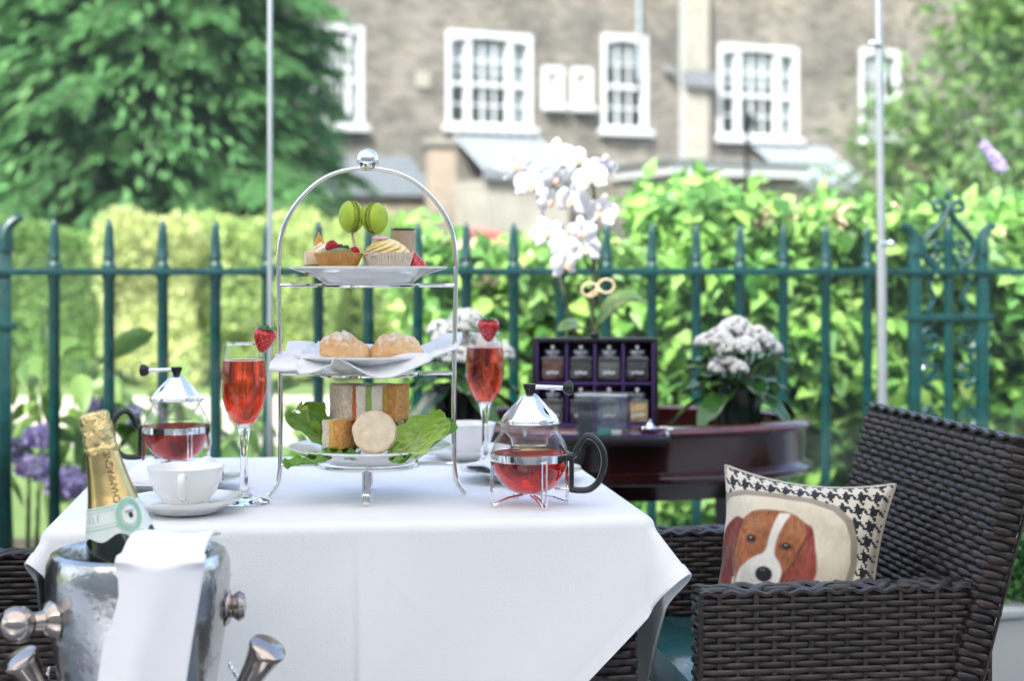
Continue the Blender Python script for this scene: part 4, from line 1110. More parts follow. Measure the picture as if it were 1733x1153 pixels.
def crink(r, z, a_): return r * (1 + .045 * noise.noise(Vector((math.cos(a_) * 2.2, math.sin(a_) * 2.2, z * 75))) + .025 * math.sin(a_ * 7 + z * 60) + .02 * noise.noise(Vector((math.cos(a_) * 6, math.sin(a_) * 6, z * 200))))
prof_c = [(.0166, .262), (.0182, .264), (.0186, .269), (.0172, .273), (.0176, .279), (.0168, .286), (.0172, .292), (.0165, .298), (.0166, .303), (.0150, .3078), (.011, .3098), (0, .310)]
pc = spline([Vector((r, 0, z)) for r, z in prof_c], 4)
b = MB(); b.lathe([(max(p.x, 0), p.z) for p in pc], 64, fn=crink); b.build('crinkled_cap', 'gold_crinkle', bot)
# paper collar with lower scalloped edge, green lines and round seal
def on_bottle(s, z, lift): # s = arc length to the right of the viewer-facing line
    r = brad(z) + lift; a_ = CA + s / max(r, .01); return (r * math.cos(a_), r * math.sin(a_), z)
def collar_low(s): return .1745 - .009 * math.exp(-((s - .022) / .012) ** 2) + .003 * math.cos(s * 160)
b = MB(); b.grid(lambda u, v: on_bottle((u - .5) * .19, collar_low((u - .5) * .19) * (1 - v) + .2085 * v, .0011), 90, 8); lab = b.build('collar_label', 'label_paper', bot)
for z_, hgt in ((.2065, .0010), (.2030, .0006), (.1885, .0006), (.1850, .0010)):
    b = MB(); b.grid(lambda u, v: on_bottle(-.085 + u * .087, z_ + hgt * (v - .5), .0016), 40, 2); b.build('printed_line', 'label_green', lab)
SC, SZ = .0150, .194                                             # seal centre
def seal(r0, r1, material, lift, nm='seal', n=48, sq=1.0):
    b = MB(); k = 3
    b.grid(lambda u, v: on_bottle(SC + (r0 + (r1 - r0) * v) * math.cos(2 * PI * u) * .92, SZ + (r0 + (r1 - r0) * v) * math.sin(2 * PI * u) * 1.05, lift), n, k); return b.build(nm, material, lab)
seal(0.0002, .0178, 'label_paper', .0021, 'seal_paper'); seal(.0122, .0166, 'label_green', .0026, 'seal_ring'); seal(.0098, .0103, 'ink_soft', .0028, 'seal_line')
b = MB()
for i in range(26):
    a_ = 2 * PI * i / 26
    b.grid(lambda u, v: on_bottle(SC + (.0106 + .0014 * v) * math.cos(a_ + .10 * u) * .92, SZ + (.0106 + .0014 * v) * math.sin(a_ + .10 * u) * 1.05, .0029), 2, 2)
b.build('seal_lettering', 'ink_soft', lab)
b = MB(); b.grid(lambda u, v: on_bottle(SC + .001 + .0045 * (u - .5), SZ - .001 + .0055 * (v - .5), .0030), 3, 3); b.build('seal_emblem', 'ink', lab)
b = MB(); b.grid(lambda u, v: on_bottle(SC + .0 + .010 * (u - .5), SZ + .0035 + .0022 * (v - .5), .0029), 4, 2); b.build('seal_crest', 'ink_soft', lab)
V, Fc = text_mesh('CHAMPAGNE', .0108)
b = MB(); b.add([on_bottle(.0050 - v.y, .2365 + v.x * .85, .0014) for v in V], Fc); b.build('lettering', 'ink', bot, smooth=False)
b = MB()
for i, s0 in enumerate((-.040, -.034, -.028, -.021)):
    b.grid(lambda u, v: on_bottle(s0 + .0011 * u, .1925 + .0065 * v, .0017), 2, 3); b.grid(lambda u, v: on_bottle(s0 + .0028 * u, .1925 + .0065 * (i % 2) + .0008 * v, .0017), 2, 2)
b.build('label_lettering', 'ink_soft', lab)
# napkin over the rim of the bucket
mat('napkin', (.80, .81, .84), .8, var=.03, scale=10, bump=.05, bscale=600, sheen=.2)
def over_rim(u, v):
    # v runs from inside the bucket, over the rim and down the front; u across
    s = -.105 + v * .47
    wdt = (.092 if s > 0 else .085)
    x = (u - .5) * wdt - .012 + .0 * s + (-.165 * max(s - .02, 0)); x += .058
    rr = .0995 + .003
    if s < 0:
        k = -s; y = -rr + .008 + min(k, .105) * .92; z = BK.z + .0085 + .010 * math.sin(min(k / .1, 1) * PI) + .010 * k / .1
    else:
        a_ = min(s / .016, PI / 2); y = -rr + .008 - .012 * math.sin(a_); z = BK.z + .0085 - .010 * (1 - math.cos(a_)) - max(s - .025, 0)
        y += .05 * max(s - .10, 0)
    y += .0028 * math.sin(u * 9 + 1) * min(abs(s) / .1, 1) + .010 * (2 * u - 1) ** 2 * (1 if s > .02 else .2)
    z += .002 * math.sin(u * 7 + v * 5)
    return (BK.x + x, BK.y + y, z)
b = MB(); b.grid(over_rim, 40, 80); nk = b.build('bucket_napkin', 'napkin', None, ang=180); solidify(nk, .004, 1)
tag(nk, 'folded white napkin hanging over the rim of the wine bucket', 'napkin')

# ---- three-tier stand
SB = on_table(622, 841)
ts = thing('tea_stand', 'silver arched three-tier afternoon tea stand with a ball on top', 'tea stand', SB, R(4))
SCL = F / SB.y                                                  # pixels per metre at the stand
hz = lambda py: (841 - py) / SCL
AW = 149 / SCL                                                  # half width of the arch
arch = []
side = [(-167, 841), (-163, 838), (-152, 822), (-147.5, 800), (-146.5, 770), (-146, 700), (-147, 600), (-149, 500), (-149, 440), (-144, 400), (-130, 365), (-108, 335), (-80, 310), (-45, 294), (0, 288)]
pts = [(x / SCL, 0, hz(y) + .003) for x, y in side]; pts = pts + [(-x, y, z) for x, y, z in reversed(pts[:-1])]
b = MB(); b.tube(spline(pts, 5), .0033, 10); b.build('arch', 'silver', ts)
b = MB(); zz = hz(288); b.lathe([(0, zz), (.007, zz), (.0065, zz + .004), (.005, zz + .007), (.0075, zz + .009)], 20); b.build('collar', 'silver', ts)
b = MB(); b.sphere((0, 0, hz(270)), 19.0 / SCL, 32); b.build('ball', 'chrome', ts)
tiers = [hz(483), hz(632), hz(786)]
for z in tiers:
    rr = .070
    b = MB(); b.tube([(rr * math.cos(a_), rr * math.sin(a_), z) for a_ in np.linspace(0, 2 * PI, 65)[:-1]], .0028, 8, closed=True); b.build('plate_ring', 'silver', ts)
    for s in (-1, 1):
        b = MB(); b.tube([(s * rr, 0, z), (s * (AW - .0), 0, z)], .0028, 8); b.build('ring_arm', 'silver', ts)
for s in (-1, 1):
    pz = tiers[2]
    b = MB(); b.tube(spline([(0, s * .070, pz), (0, s * .071, pz * .6), (.0, s * .073, pz * .25), (.0, s * .082, .006), (.0, s * .090, .003)], 5), .0058, 8, flat=.5, up=(0, 1, 0)); b.build('foot', 'silver', ts)
def plate_prof(R_, lip=.022):
    return [(0, .004), (R_ * .50, .004), (R_ * .56, .005), (R_ * .62, .010), (R_ * .80, lip * .72), (R_ * .985, lip), (R_, lip + .0008), (R_ * .995, lip - .0022), (R_ * .80, lip * .55), (R_ * .64, .003), (R_ * .58, -.0015), (R_ * .54, -.004), (R_ * .50, -.004), (R_ * .49, -.001), (0, -.001)]
def plate(parent_loc, R_, label, lip=.022, name='plate', group=None):
    b = MB(); b.lathe(plate_prof(R_, lip), 64); o = b.build(name, 'china', None, loc=parent_loc, ang=50); return tag(o, label, 'plate', group)
PR = .1095
pz = [SB.z + t + .0068 for t in tiers]
plate(Vector((SB.x + 1 / SCL, SB.y, pz[0])), PR, 'white china plate of cakes on the top tier of the stand', .0185)
plate(Vector((SB.x, SB.y, pz[1])), PR, 'white china plate under a napkin and two scones on the middle tier', .020)
plate(Vector((SB.x + 4 / SCL, SB.y, pz[2])), PR + .001, 'white china plate of sandwiches and lettuce on the bottom tier', .019)

# ---- cakes on the top tier
mat('cream_cake', (.80, .66, .42), .6, var=.1, scale=60, sss=.2, bump=.15, bscale=150)
mat('biscuit', (.42, .20, .08), .8, var=.5, scale=120, bump=.5, bscale=300)
mat('whipped', (.83, .76, .60), .5, sss=.3)
mat('orange_fruit', (.80, .42, .10), .35, sss=.2, var=.2, scale=80)
mat('pastry', (.62, .30, .085), .6, var=.3, scale=70, bump=.25, bscale=200, sss=.1)
mat('raspberry', (.45, .02, .035), .3, sss=.2, bump=.4, bscale=300)
mat('kiwi', (.26, .25, .02), .3, var=.5, scale=90, coat=.2)
mat('blueberry', (.02, .05, .09), .35)
mat('macaron', (.44, .60, .05), .55, var=.12, scale=120, bump=.08, bscale=200)
mat('macaron_foot', (.38, .52, .04), .85, var=.4, scale=220, bump=1.0, bscale=260)
mat('ganache', (.38, .46, .10), .6)
mat('stick', (.68, .50, .33), .7, var=.15, scale=50, stretch=(1, 1, .1))
mat('paper_case', (.72, .60, .50), .8, var=.06, scale=40, transl=.1)
mat('icing', (.86, .72, .34), .5, sss=.3, var=.08, scale=40)
mat('pink_sugar', (.74, .44, .56), .6)
mat('peach_cream', (.70, .50, .34), .5)
mat('dark_choc', (.06, .035, .015), .3)
mat('berry_red', (.50, .008, .016), .22, coat=.5)
mat('seed', (.66, .48, .12), .5)
mat('calyx', (.06, .20, .025), .5, transl=.3)
T0 = pz[0] + .004
def tp(px, dy=0): return Vector((SB.x + (px - 622) / SCL, SB.y + dy, T0))
# the flat centre of the plate sits below its lip, so food is seen from the rim up
ck = thing('cheesecake', 'small square cheesecake with piped cream and orange wedge beside the fruit tart', 'cake', tp(541, -.020) + Vector((0, 0, .004)), R(12))
b = MB(); b.bbox((0, 0, .0065), (.036, .034, .013), .002); b.build('biscuit_base', 'biscuit', ck)
b = MB(); b.bbox((0, 0, .0225), (.035, .033, .019), .0022); b.build('filling', 'cream_cake', ck)
def swirl(b, c, R_, H_, lobes, tw, n=60, k=16):
    vs_ = []
    for i in range(k + 1):
        f = i / k; r = R_ * (1 - f ** 1.4) ** .62
        for j in range(n):
            a_ = 2 * PI * j / n; rr = r * (1 + .13 * math.cos(lobes * (a_ - tw * f)))
            vs_.append((c[0] + rr * math.cos(a_), c[1] + rr * math.sin(a_), c[2] + H_ * f))
    b.add(vs_, [(i * n + j, i * n + (j + 1) % n, (i + 1) * n + (j + 1) % n, (i + 1) * n + j) for i in range(k) for j in range(n)])
b = MB(); swirl(b, (.004, 0, .031), .0135, .015, 6, 2.0); b.build('cream_swirl', 'whipped', ck)
b = MB(); b.add([(-.006, -.005, .040), (.010, -.006, .040), (.001, -.004, .058), (-.006, .003, .040), (.010, .003, .040), (.001, .003, .058)], [(0, 1, 2), (5, 4, 3), (0, 3, 4, 1), (1, 4, 5, 2), (2, 5, 3, 0)]); b.build('orange_wedge', 'orange_fruit', ck, smooth=False)
tart = thing('fruit_tart', 'fluted pastry tart topped with kiwi, raspberry and blueberries', 'tart', tp(581, -.058) + Vector((0, 0, .006)), 0)
flut = lambda r, z, a_: r * (1 + .035 * abs(math.sin(a_ * 19)))
b = MB(); b.lathe([(0, .0), (.0205, 0), (.0300, .022), (.0318, .0265), (.0300, .0268), (.027, .023), (0, .021)], 228, fn=lambda r, z, a_: flut(r, z, a_) if .002 < r else r); b.build('pastry_case', 'pastry', tart, ang=80)
b = MB(); b.sphere((.004, -.006, .026), .016, 20, (1.1, 1, .5)); b.sphere((-.013, .004, .026), .012, 16, (1.1, 1, .4)); b.build('kiwi_slice', 'kiwi', tart)
def raspberry(parent, c, r):
    b = MB(); g = np.random.default_rng(int(abs(c[0]) * 1e5) + 3)
    for i in range(46):
        f = (i + .5) / 46; th = math.acos(1 - 2 * f); a_ = i * 2.39996
        b.sphere((c[0] + r * .8 * math.sin(th) * math.cos(a_), c[1] + r * .8 * math.sin(th) * math.sin(a_), c[2] + r * .95 * math.cos(th)), r * .30, 8)
    return b.build('raspberry', 'raspberry', parent)
raspberry(tart, (-.010, .010, .034), .0085); raspberry(tart, (.021, .004, .028), .0065)
b = MB(); b.sphere((.000, .016, .034), .0055, 14); b.sphere((.008, .018, .033), .005, 14); b.build('blueberry', 'blueberry', tart)
def macaron(px, py, tiltx, rotz, label, sx, sy_):
    c = Vector((SB.x + (px - 622) / SCL, SB.y + .012, SB.z + hz(py)))
    root = thing('macaron_pop', label, 'macaron', Vector((c.x, c.y, T0)), 0, 'macaron pops on the top tier')
    lc = Vector((0, 0, c.z - T0)); m = Matrix.Translation(lc) @ Matrix.Rotation(rotz, 4, 'Z') @ Matrix.Rotation(tiltx, 4, 'X') @ Matrix.Rotation(PI / 2, 4, 'Y')
    R_ = .0212
    for s in (-1, 1):
        pr = [(0, .0145), (.008, .0143), (.014, .0130), (.0185, .0098), (R_, .0058), (R_ * 1.0, .0045)]
        b = MB(); b.lathe([(r, z * s) for r, z in pr], 36); b.v = [tuple(m @ Vector(v)) for v in b.v]; b.build('shell', 'macaron', root, weld=1e-5)
        b = MB(); b.lathe([(R_ * .99, .0046 * s), (R_ * 1.045, .0040 * s), (R_ * 1.03, .0022 * s), (R_ * .93, .0012 * s), (0, .001 * s)], 48, fn=lambda r, z, a_: r * (1 + .018 * noise.noise(Vector((math.cos(a_) * 9, math.sin(a_) * 9, z * 900)))))
        b.v = [tuple(m @ Vector(v)) for v in b.v]; b.build('foot', 'macaron_foot', root)
    b = MB(); b.lathe([(0, -.0012), (R_ * .93, -.0012), (R_ * .93, .0012), (0, .0012)], 30); b.v = [tuple(m @ Vector(v)) for v in b.v]; b.build('filling', 'ganache', root)
    b = MB(); b.tube([(sx / SCL, -.012, .004), lc + Vector((0, 0, -R_ * .7))], .0019, 8); b.build('stick', 'stick', root)
macaron(593, 366, R(8), R(30), 'pistachio green macaron pop with its stick leaning towards the tart', 14, 0)
macaron(633, 369, R(6), R(-26), 'pistachio green macaron pop with its stick leaning away from the cupcake', -10, 0)
cc = thing('cupcake', 'cupcake in pleated paper case with yellow icing and pink sugar flower', 'cupcake', tp(662, -.050) + Vector((0, 0, .005)), 0)
pleat = lambda r, z, a_: r * (1 + .03 * math.cos(a_ * 44))
b = MB(); b.lathe([(0, 0), (.0255, 0), (.0335, .0285), (.0330, .0287), (.0300, .024), (0, .024)], 264, fn=lambda r, z, a_: pleat(r, z, a_) if r > .001 else r); b.build('paper_case', 'paper_case', cc, ang=80)
b = MB(); swirl(b, (-.002, 0, .024), .0305, .024, 9, 2.6, 90, 20); b.build('icing', 'icing', cc)
b = MB()
for k in range(5):
    a_ = 2 * PI * k / 5; b.sphere((-.010 + .006 * math.cos(a_), -.004 + .006 * math.sin(a_), .0475), .0052, 10, (1, 1, .5))
b.build('sugar_flower', 'pink_sugar', cc)
sg = thing('shot_glass', 'straight shot glass of peach cream with dark top layer, behind the cupcake', 'dessert glass', tp(679, .040), 0)
b = MB(); b.lathe([(0, 0), (.0178, 0), (.0178, .0700), (.0170, .0700), (.0170, .003), (0, .003)], 32); b.build('glass', 'glass', sg)
b = MB(); b.lathe([(0, .0032), (.0168, .0032), (.0168, .0650), (0, .0650)], 32); b.build('cream', 'peach_cream', sg)
b = MB(); b.lathe([(0, .0652), (.0168, .0652), (.0168, .0680), (0, .0680)], 32); b.build('dark_layer', 'dark_choc', sg)
def strawberry(c, r, label, tilt=(0, 0), leafy=True, rotz=0, group=None):
    root = thing('strawberry', label, 'strawberry', c, rotz, group)
    m = Matrix.Rotation(tilt[0], 4, 'X') @ Matrix.Rotation(tilt[1], 4, 'Y')
    prof = [(0, -1.15), (.18, -1.10), (.45, -.80), (.72, -.30), (.92, .20), (.95, .50), (.78, .76), (.45, .88), (.15, .84), (0, .82)]
    sp_ = [(max(p.x, 0), p.z) for p in spline([Vector((a_, 0, z)) for a_, z in prof], 3)]
    b = MB(); b.lathe([(a_ * r, z * r) for a_, z in sp_], 28); b.v = [tuple(m @ Vector(v)) for v in b.v]; b.build('berry', 'berry_red', root, weld=1e-6)
    sd = MB()
    for i in range(60):
        f = (i + .5) / 60; z = -1.0 + 1.65 * f; a_ = i * 2.39996; rr = float(np.interp(z, [q[1] for q in sp_], [q[0] for q in sp_]))
        sd.sphere(m @ Vector((rr * r * math.cos(a_), rr * r * math.sin(a_), z * r)), r * .036, 6, (.8, .8, 1.4))
    sd.build('seeds', 'seed', root)
    if leafy:
        lf = MB()
        for k in range(9):
            a_ = 2 * PI * k / 9 + .2; d = Vector((math.cos(a_), math.sin(a_), 0)); s_ = Vector((-d.y, d.x, 0))
            P = [d * .08 * r + s_ * .12 * r, d * .08 * r - s_ * .12 * r, d * .62 * r - s_ * .16 * r + Vector((0, 0, .08 * r)), d * .62 * r + s_ * .16 * r + Vector((0, 0, .08 * r)), d * (.95 + .2 * (k % 2)) * r + Vector((0, 0, (.22 if k % 3 else -.02) * r))]
            lf.add([m @ (p + Vector((0, 0, .88 * r))) for p in P], [(0, 1, 2, 3), (3, 2, 4)])
        lf.tube([m @ Vector((0, 0, .85 * r)), m @ Vector((.05 * r, 0, 1.12 * r))], .05 * r, 6)
        lf.build('calyx', 'calyx', root)
    return root
strawberry(tp(703, -.030) + Vector((0, 0, .018)), .0165, 'halved glossy red strawberry beside the cupcake on the top tier', (R(0), R(160)), False)
mb_ = MB(); mb_.bbox((0, 0, .006), (.030, .022, .014), .005); mw = mb_.build('meringue', 'whipped', None, loc=tp(626, -.004)); tag(mw, 'little white meringue between the tart and the cupcake', 'meringue')

# ---- napkin and scones on the middle tier
T1z = pz[1]
def napk(u, v):
    x = (u - .5) * .246; y = (v - .5) * .21
    d = math.hypot(x / 1.02, y)
    z = .008 + max(0, (d - .058)) * .30
    z += .0035 * math.sin(x * 60 + y * 20) * min(1, d / .09) + .002 * math.sin(y * 90 + x * 31)
    if y < -.07: z -= (abs(y) - .07) * .55 * (1 + .5 * math.sin(x * 40))
    if x < -.085: z += .006 * math.sin(y * 110) - (abs(x) - .085) * .25
    if x < -.04 and y < -.06: z -= .016 * min(1, (-.06 - y) / .03) * math.exp(-((x + .062) / .03) ** 2)
    if x > .09: z += .004
    return (SB.x + x + .004, SB.y + y, T1z + z)
b = MB(); b.grid(napk, 70, 60); nk2 = b.build('tier_napkin', 'napkin', None, ang=180); solidify(nk2, .0022, 1); tag(nk2, 'white napkin spread under the two scones on the middle tier', 'napkin')
mat('scone', (.70, .36, .14), .65, col2=(.80, .56, .30), scale=28, bump=.2, bscale=120, sss=.1)
mat('flour', (.84, .80, .74), .95)
def sconemat():
    m = M['scone']; nt = m.node_tree; L = nt.links
    p = [n for n in nt.nodes if n.type == 'BSDF_PRINCIPLED'][0]; src = p.inputs['Base Color'].links[0].from_socket
    ge = N(nt, 'NewGeometry'); sx = N(nt, 'SeparateXYZ'); tc = N(nt, 'TexCoord'); L.new(tc.outputs['Object'], sx.inputs[0])
    nz = N(nt, 'TexNoise'); nz.inputs['Scale'].default_value = 130; nz.inputs['Detail'].default_value = 5; L.new(tc.outputs['Object'], nz.inputs['Vector'])
    mr = N(nt, 'MapRange'); mr.inputs['From Min'].default_value = .018; mr.inputs['From Max'].default_value = .052; L.new(sx.outputs['Z'], mr.inputs['Value'])
    ad = N(nt, 'Math', operation='MULTIPLY_ADD'); ad.inputs[1].default_value = .55; L.new(mr.outputs[0], ad.inputs[0])
    L.new(nz.outputs['Fac'], ad.inputs[2])
    rp = N(nt, 'ValToRGB'); rp.color_ramp.elements[0].position = .60; rp.color_ramp.elements[1].position = .90; L.new(ad.outputs[0], rp.inputs[0])
    mx = N(nt, 'MixRGB'); L.new(rp.outputs[0], mx.inputs['Fac']); L.new(src, mx.inputs['Color1']); mx.inputs['Color2'].default_value = (.82, .77, .70, 1)
    L.new(mx.outputs[0], p.inputs['Base Color'])
sconemat()
def scone(px, w, h, seed, label, tip):
    c = Vector((SB.x + (px - 622) / SCL, SB.y - .038, T1z + .0115))
    b = MB(); n, k = 88, 44; vs_ = []
    for i in range(k + 1):
        th = PI * i / k
        for j in range(n):
            a_ = 2 * PI * j / n; d = Vector((math.sin(th) * math.cos(a_), math.sin(th) * math.sin(a_), math.cos(th)))
            q = Vector((d.x * w, d.y * w * .85, max(d.z, -.55) * h * (1 - .10 * abs(d.x))))
            q.z += tip * d.x * h * .35 * max(d.z, 0)
            s = 1 + .13 * noise.noise(d * 1.7 + Vector((seed, 0, 0))) + .07 * noise.noise(d * 4.5 + Vector((0, seed, 0))) + .022 * noise.noise(d * 14)
            gr = abs((d.x * .8 + d.y * .35 + .10) if seed == 1 else (d.x * .9 - d.y * .25 + .28)); s -= .13 * math.exp(-(gr / .055) ** 2) * max(d.z, 0) - .05 * math.exp(-((gr - .14) / .06) ** 2) * max(d.z, 0)
            vs_.append(q * s + Vector((0, 0, h * .52)))
    b.add(vs_, [(i * n + j, (i + 1) * n + j, (i + 1) * n + (j + 1) % n, i * n + (j + 1) % n) for i in range(k) for j in range(n)])
    o = b.build('scone', 'scone', None, loc=c, ang=180, weld=1e-6); return tag(o, label, 'scone', 'scones on the middle tier')
scone(588, .0345, .0255, 1, 'flour-dusted golden scone with a cracked humped end beside the loose napkin corner', -.7)
scone(674, .0350, .0255, 2, 'flour-dusted golden scone with a slit across its peaked top', .15)

# ---- sandwiches and lettuce on the bottom tier
mat('white_bread', (.86, .78, .62), .9, var=.12, scale=90, bump=.6, bscale=260)
mat('brown_bread', (.46, .36, .24), .9, col2=(.66, .55, .40), scale=150, bump=.6, bscale=260)
mat('grey_bread', (.60, .50, .34), .9, col2=(.84, .74, .57), scale=160, bump=.6, bscale=260)
mat('tomato_bread', (.62, .27, .06), .9, col2=(.76, .42, .16), scale=120, bump=.6, bscale=260)
mat('salmon', (.80, .22, .07), .4, var=.2, scale=70, sss=.2)
mat('cucumber', (.30, .46, .10), .4, var=.3, scale=120)
mat('egg', (.78, .48, .10), .6, var=.2, scale=90)
mat('wrap', (.84, .70, .50), .8, var=.22, scale=70, bump=.25, bscale=120)
mat('crust', (.45, .28, .12), .8, var=.4, scale=60, bump=.4, bscale=120)
T2z = pz[2] + .004
def rough_block(c, d, amp, seed):
    """cut slice: bevelled block whose faces are crumbly and slightly out of true"""
    bm = bmesh.new(); bmesh.ops.create_cube(bm, size=1)
    for v in bm.verts: v.co = Vector((v.co.x * d[0], v.co.y * d[1], v.co.z * d[2]))
    bmesh.ops.bevel(bm, geom=bm.edges[:], offset=.0012, segments=1, affect='EDGES')
    bmesh.ops.subdivide_edges(bm, edges=[e for e in bm.edges if e.calc_length() > .004], cuts=13, use_grid_fill=True)
    bm.normal_update(); bm.verts.index_update()
    for v in bm.verts:
        p = v.co; n_ = noise.noise(p * 420 + Vector((seed, 0, 0))) * .55 + noise.noise(p * 1100 + Vector((0, seed, 0))) * .35 + noise.noise(p * 90 + Vector((0, 0, seed))) * .9
        v.co = p + v.normal * n_ * amp
    b = MB(); b.v = [tuple(v.co + Vector(c)) for v in bm.verts]; b.f = [tuple(v.index for v in f.verts) for f in bm.faces]; bm.free(); return b
def sand(px, py_bottom, dy, w, d, h, breads, fill, label, rotz=0, tilt=0):
    c = at(px, py_bottom, SB.y + dy)
    root = thing('finger_sandwich', label, 'sandwich', c, rotz, 'finger sandwiches on the bottom tier')
    sb, sf = w * .38, w * .24
    for x, t, mname, nm in ((-w / 2 + sb / 2, sb, breads[0], 'bread'), (0, sf, fill, 'filling'), (w / 2 - sb / 2, sb, breads[1], 'bread')):
        rough_block((x, 0, h / 2), (t, d, h) if nm == 'bread' else (t + .001, d - .0012, h - .0012), .0011 if nm == 'bread' else .0014, px * .37 + x * 900).build(nm, mname, root, ang=60)
    return root
zb = 711
sand(591, zb, -.030, .037, .060, .048, ('grey_bread', 'brown_bread'), 'salmon', 'grey-brown bread finger sandwich with orange salmon filling, upper layer', R(24))
sand(630, zb, -.038, .034, .060, .0475, ('white_bread', 'white_bread'), 'cucumber', 'white bread finger sandwich with green cucumber filling, upper layer', R(-4))
sand(662, zb + 1, -.028, .033, .058, .0485, ('tomato_bread', 'tomato_bread'), 'egg', 'orange-brown bread finger sandwich with yellow filling, upper layer', R(-14))
sand(580, 757, -.052, .030, .055, .0375, ('white_bread', 'tomato_bread'), 'egg', 'white and orange-brown bread sandwich standing under the salmon one', R(-28))
sand(612, 757, -.022, .036, .055, .0375, ('tomato_bread', 'tomato_bread'), 'salmon', 'orange-brown bread sandwich hidden behind the round one', R(-10))
sand(660, 757, -.020, .036, .055, .0375, ('tomato_bread', 'brown_bread'), 'egg', 'brown bread sandwich under the yellow-filled one', R(4))
rs = thing('round_sandwich', 'round cut sandwich leaning upright in front of the finger sandwiches', 'sandwich', at(633, 768, SB.y - .078))
m = Matrix.Translation((0, 0, .0285)) @ Matrix.Rotation(R(76), 4, 'X')
rnd = lambda r, z, a_: r * (1 + .05 * noise.noise(Vector((math.cos(a_) * 2.5, math.sin(a_) * 2.5, z * 300))))
b = MB(); b.lathe([(0, .0066), (.006, .0068), (.012, .0062), (.018, .0068), (.0235, .0064), (.0262, .0055), (.0285, .0030), (.0285, .0005), (0, .0005)], 64, fn=rnd); b.v = [(v[0], v[1], v[2] + (.0008 * noise.noise(Vector(v) * 170) + .0005 * noise.noise(Vector(v) * 600) if v[2] > .005 else 0)) for v in b.v]; b.v = [tuple(m @ Vector(v)) for v in b.v]; b.build('bread', 'wrap', rs)
b = MB(); b.lathe([(0, .0), (.0278, .0), (.0278, -.006), (0, -.006)], 48, fn=rnd); b.v = [tuple(m @ Vector(v)) for v in b.v]; b.build('filling', 'crust', rs)
b = MB(); b.lathe([(0, -.0062), (.029, -.0062), (.0285, -.012), (0, -.012)], 48, fn=rnd); b.v = [tuple(m @ Vector(v)) for v in b.v]; b.build('bread', 'wrap', rs)
mat('lettuce', (.38, .62, .07), .35, col2=(.58, .76, .24), scale=26, transl=.35, coat=.2, bump=.5, bscale=45)
mat('lettuce_dark', (.15, .42, .05), .35, col2=(.32, .58, .11), scale=26, transl=.3, coat=.2, bump=.5, bscale=45)
mat('lettuce_rib', (.58, .70, .34), .4, transl=.3)
def lettuce(px, py, dy, L_, W_, yaw, pitch, roll, cup, seed, label, material='lettuce', ruf=.10):
    c = at(px, py, SB.y + dy)
    root = thing('lettuce_leaf', label, 'lettuce', c, 0, 'lettuce leaves round the sandwiches')
    def f(u, v):
        s = (u - .5) * 2; t = v
        w = W_ * (math.sin(PI * min(.04 + .90 * t ** .62, 1)) ** .5) * .5 if t < .97 else W_ * .16
        a_ = s * cup; x = w * math.sin(a_) / max(cup, .05); z = w * (1 - math.cos(a_)) / max(cup, .05)
        e = abs(s) ** 4 + max(t - .75, 0) * 3
        r_ = ruf * W_ * e * math.sin(t * 17 + s * 6 + seed) * .8 + .05 * W_ * noise.noise(Vector((s * 2.2, t * 3.5, seed))) + .06 * W_ * noise.noise(Vector((s * 6, t * 8, seed + 3))) + .016 * W_ * noise.noise(Vector((s * 13, t * 17, seed + 3)))
        y = t * L_; zz = z + r_ + .28 * L_ * t * t * .5
        return (x, y, zz)
    m = Matrix.Rotation(yaw, 4, 'Z') @ Matrix.Rotation(pitch, 4, 'X') @ Matrix.Rotation(roll, 4, 'Y')
    b = MB(); b.grid(f, 49, 53); b.v = [tuple(m @ Vector(v)) for v in b.v]; o = b.build('blade', material, root, ang=180); solidify(o, .0006)
    rb = MB(); pts = [f(.5, i / 14) for i in range(14)]; rb.tube([m @ (Vector(p) + Vector((0, 0, .0006))) for p in pts], [.0017 * (1 - i / 14) + .0002 for i in range(14)], 6)
    for k in range(1, 6):
        for s in (-1, 1):
            q = [f(.5 + s * (.30 + .02 * k) * (j / 7) ** 1.3, min(k / 13 + .42 * j / 7 + .02 * math.sin(j + k), 1)) for j in range(8)]
            rb.tube([m @ (Vector(p) + Vector((0, 0, .0003))) for p in q], [.0008 * (1 - j / 8.2) + .0001 for j in range(8)], 5)
    rb.build('ribs', 'lettuce_rib', root)
    return root
# yaw: 0 = leaf grows away from the viewer, 90 = to the left, -90 = to the right
lettuce(566, 762, -.020, .078, .080, R(66), R(40), R(0), 1.1, 1, 'upright pale lettuce leaf beside the white and orange-brown bread sandwich')
lettuce(598, 768, -.052, .105, .058, R(72), R(20), R(-26), 1.0, 2, 'long dark lettuce leaf folded low below the upright pale one', 'lettuce_dark')
lettuce(560, 776, -.072, .062, .050, R(108), R(-14), R(0), .7, 3, 'dark lettuce leaf drooping over the plate rim near the strawberry glass', 'lettuce_dark')
lettuce(662, 772, -.070, .088, .066, R(-78), R(26), R(48), .9, 4, 'broad veined pale lettuce leaf beside the round sandwich')
lettuce(690, 774, -.030, .078, .055, R(-86), R(24), R(10), .9, 5, 'darker lettuce leaf curling up behind the broad veined one', 'lettuce_dark')
lettuce(660, 780, -.088, .040, .040, R(-60), R(-2), R(0), .7, 6, 'small dark lettuce leaf tucked under the round sandwich', 'lettuce_dark')
lettuce(672, 748, .010, .070, .05, R(-40), R(72), R(0), .9, 7, 'narrow lettuce leaf standing behind the yellow-filled sandwich')
lettuce(605, 778, -.086, .050, .044, R(70), R(2), R(0), .8, 8, 'dark lettuce leaf lying flat in front of the standing sandwiches', 'lettuce_dark')
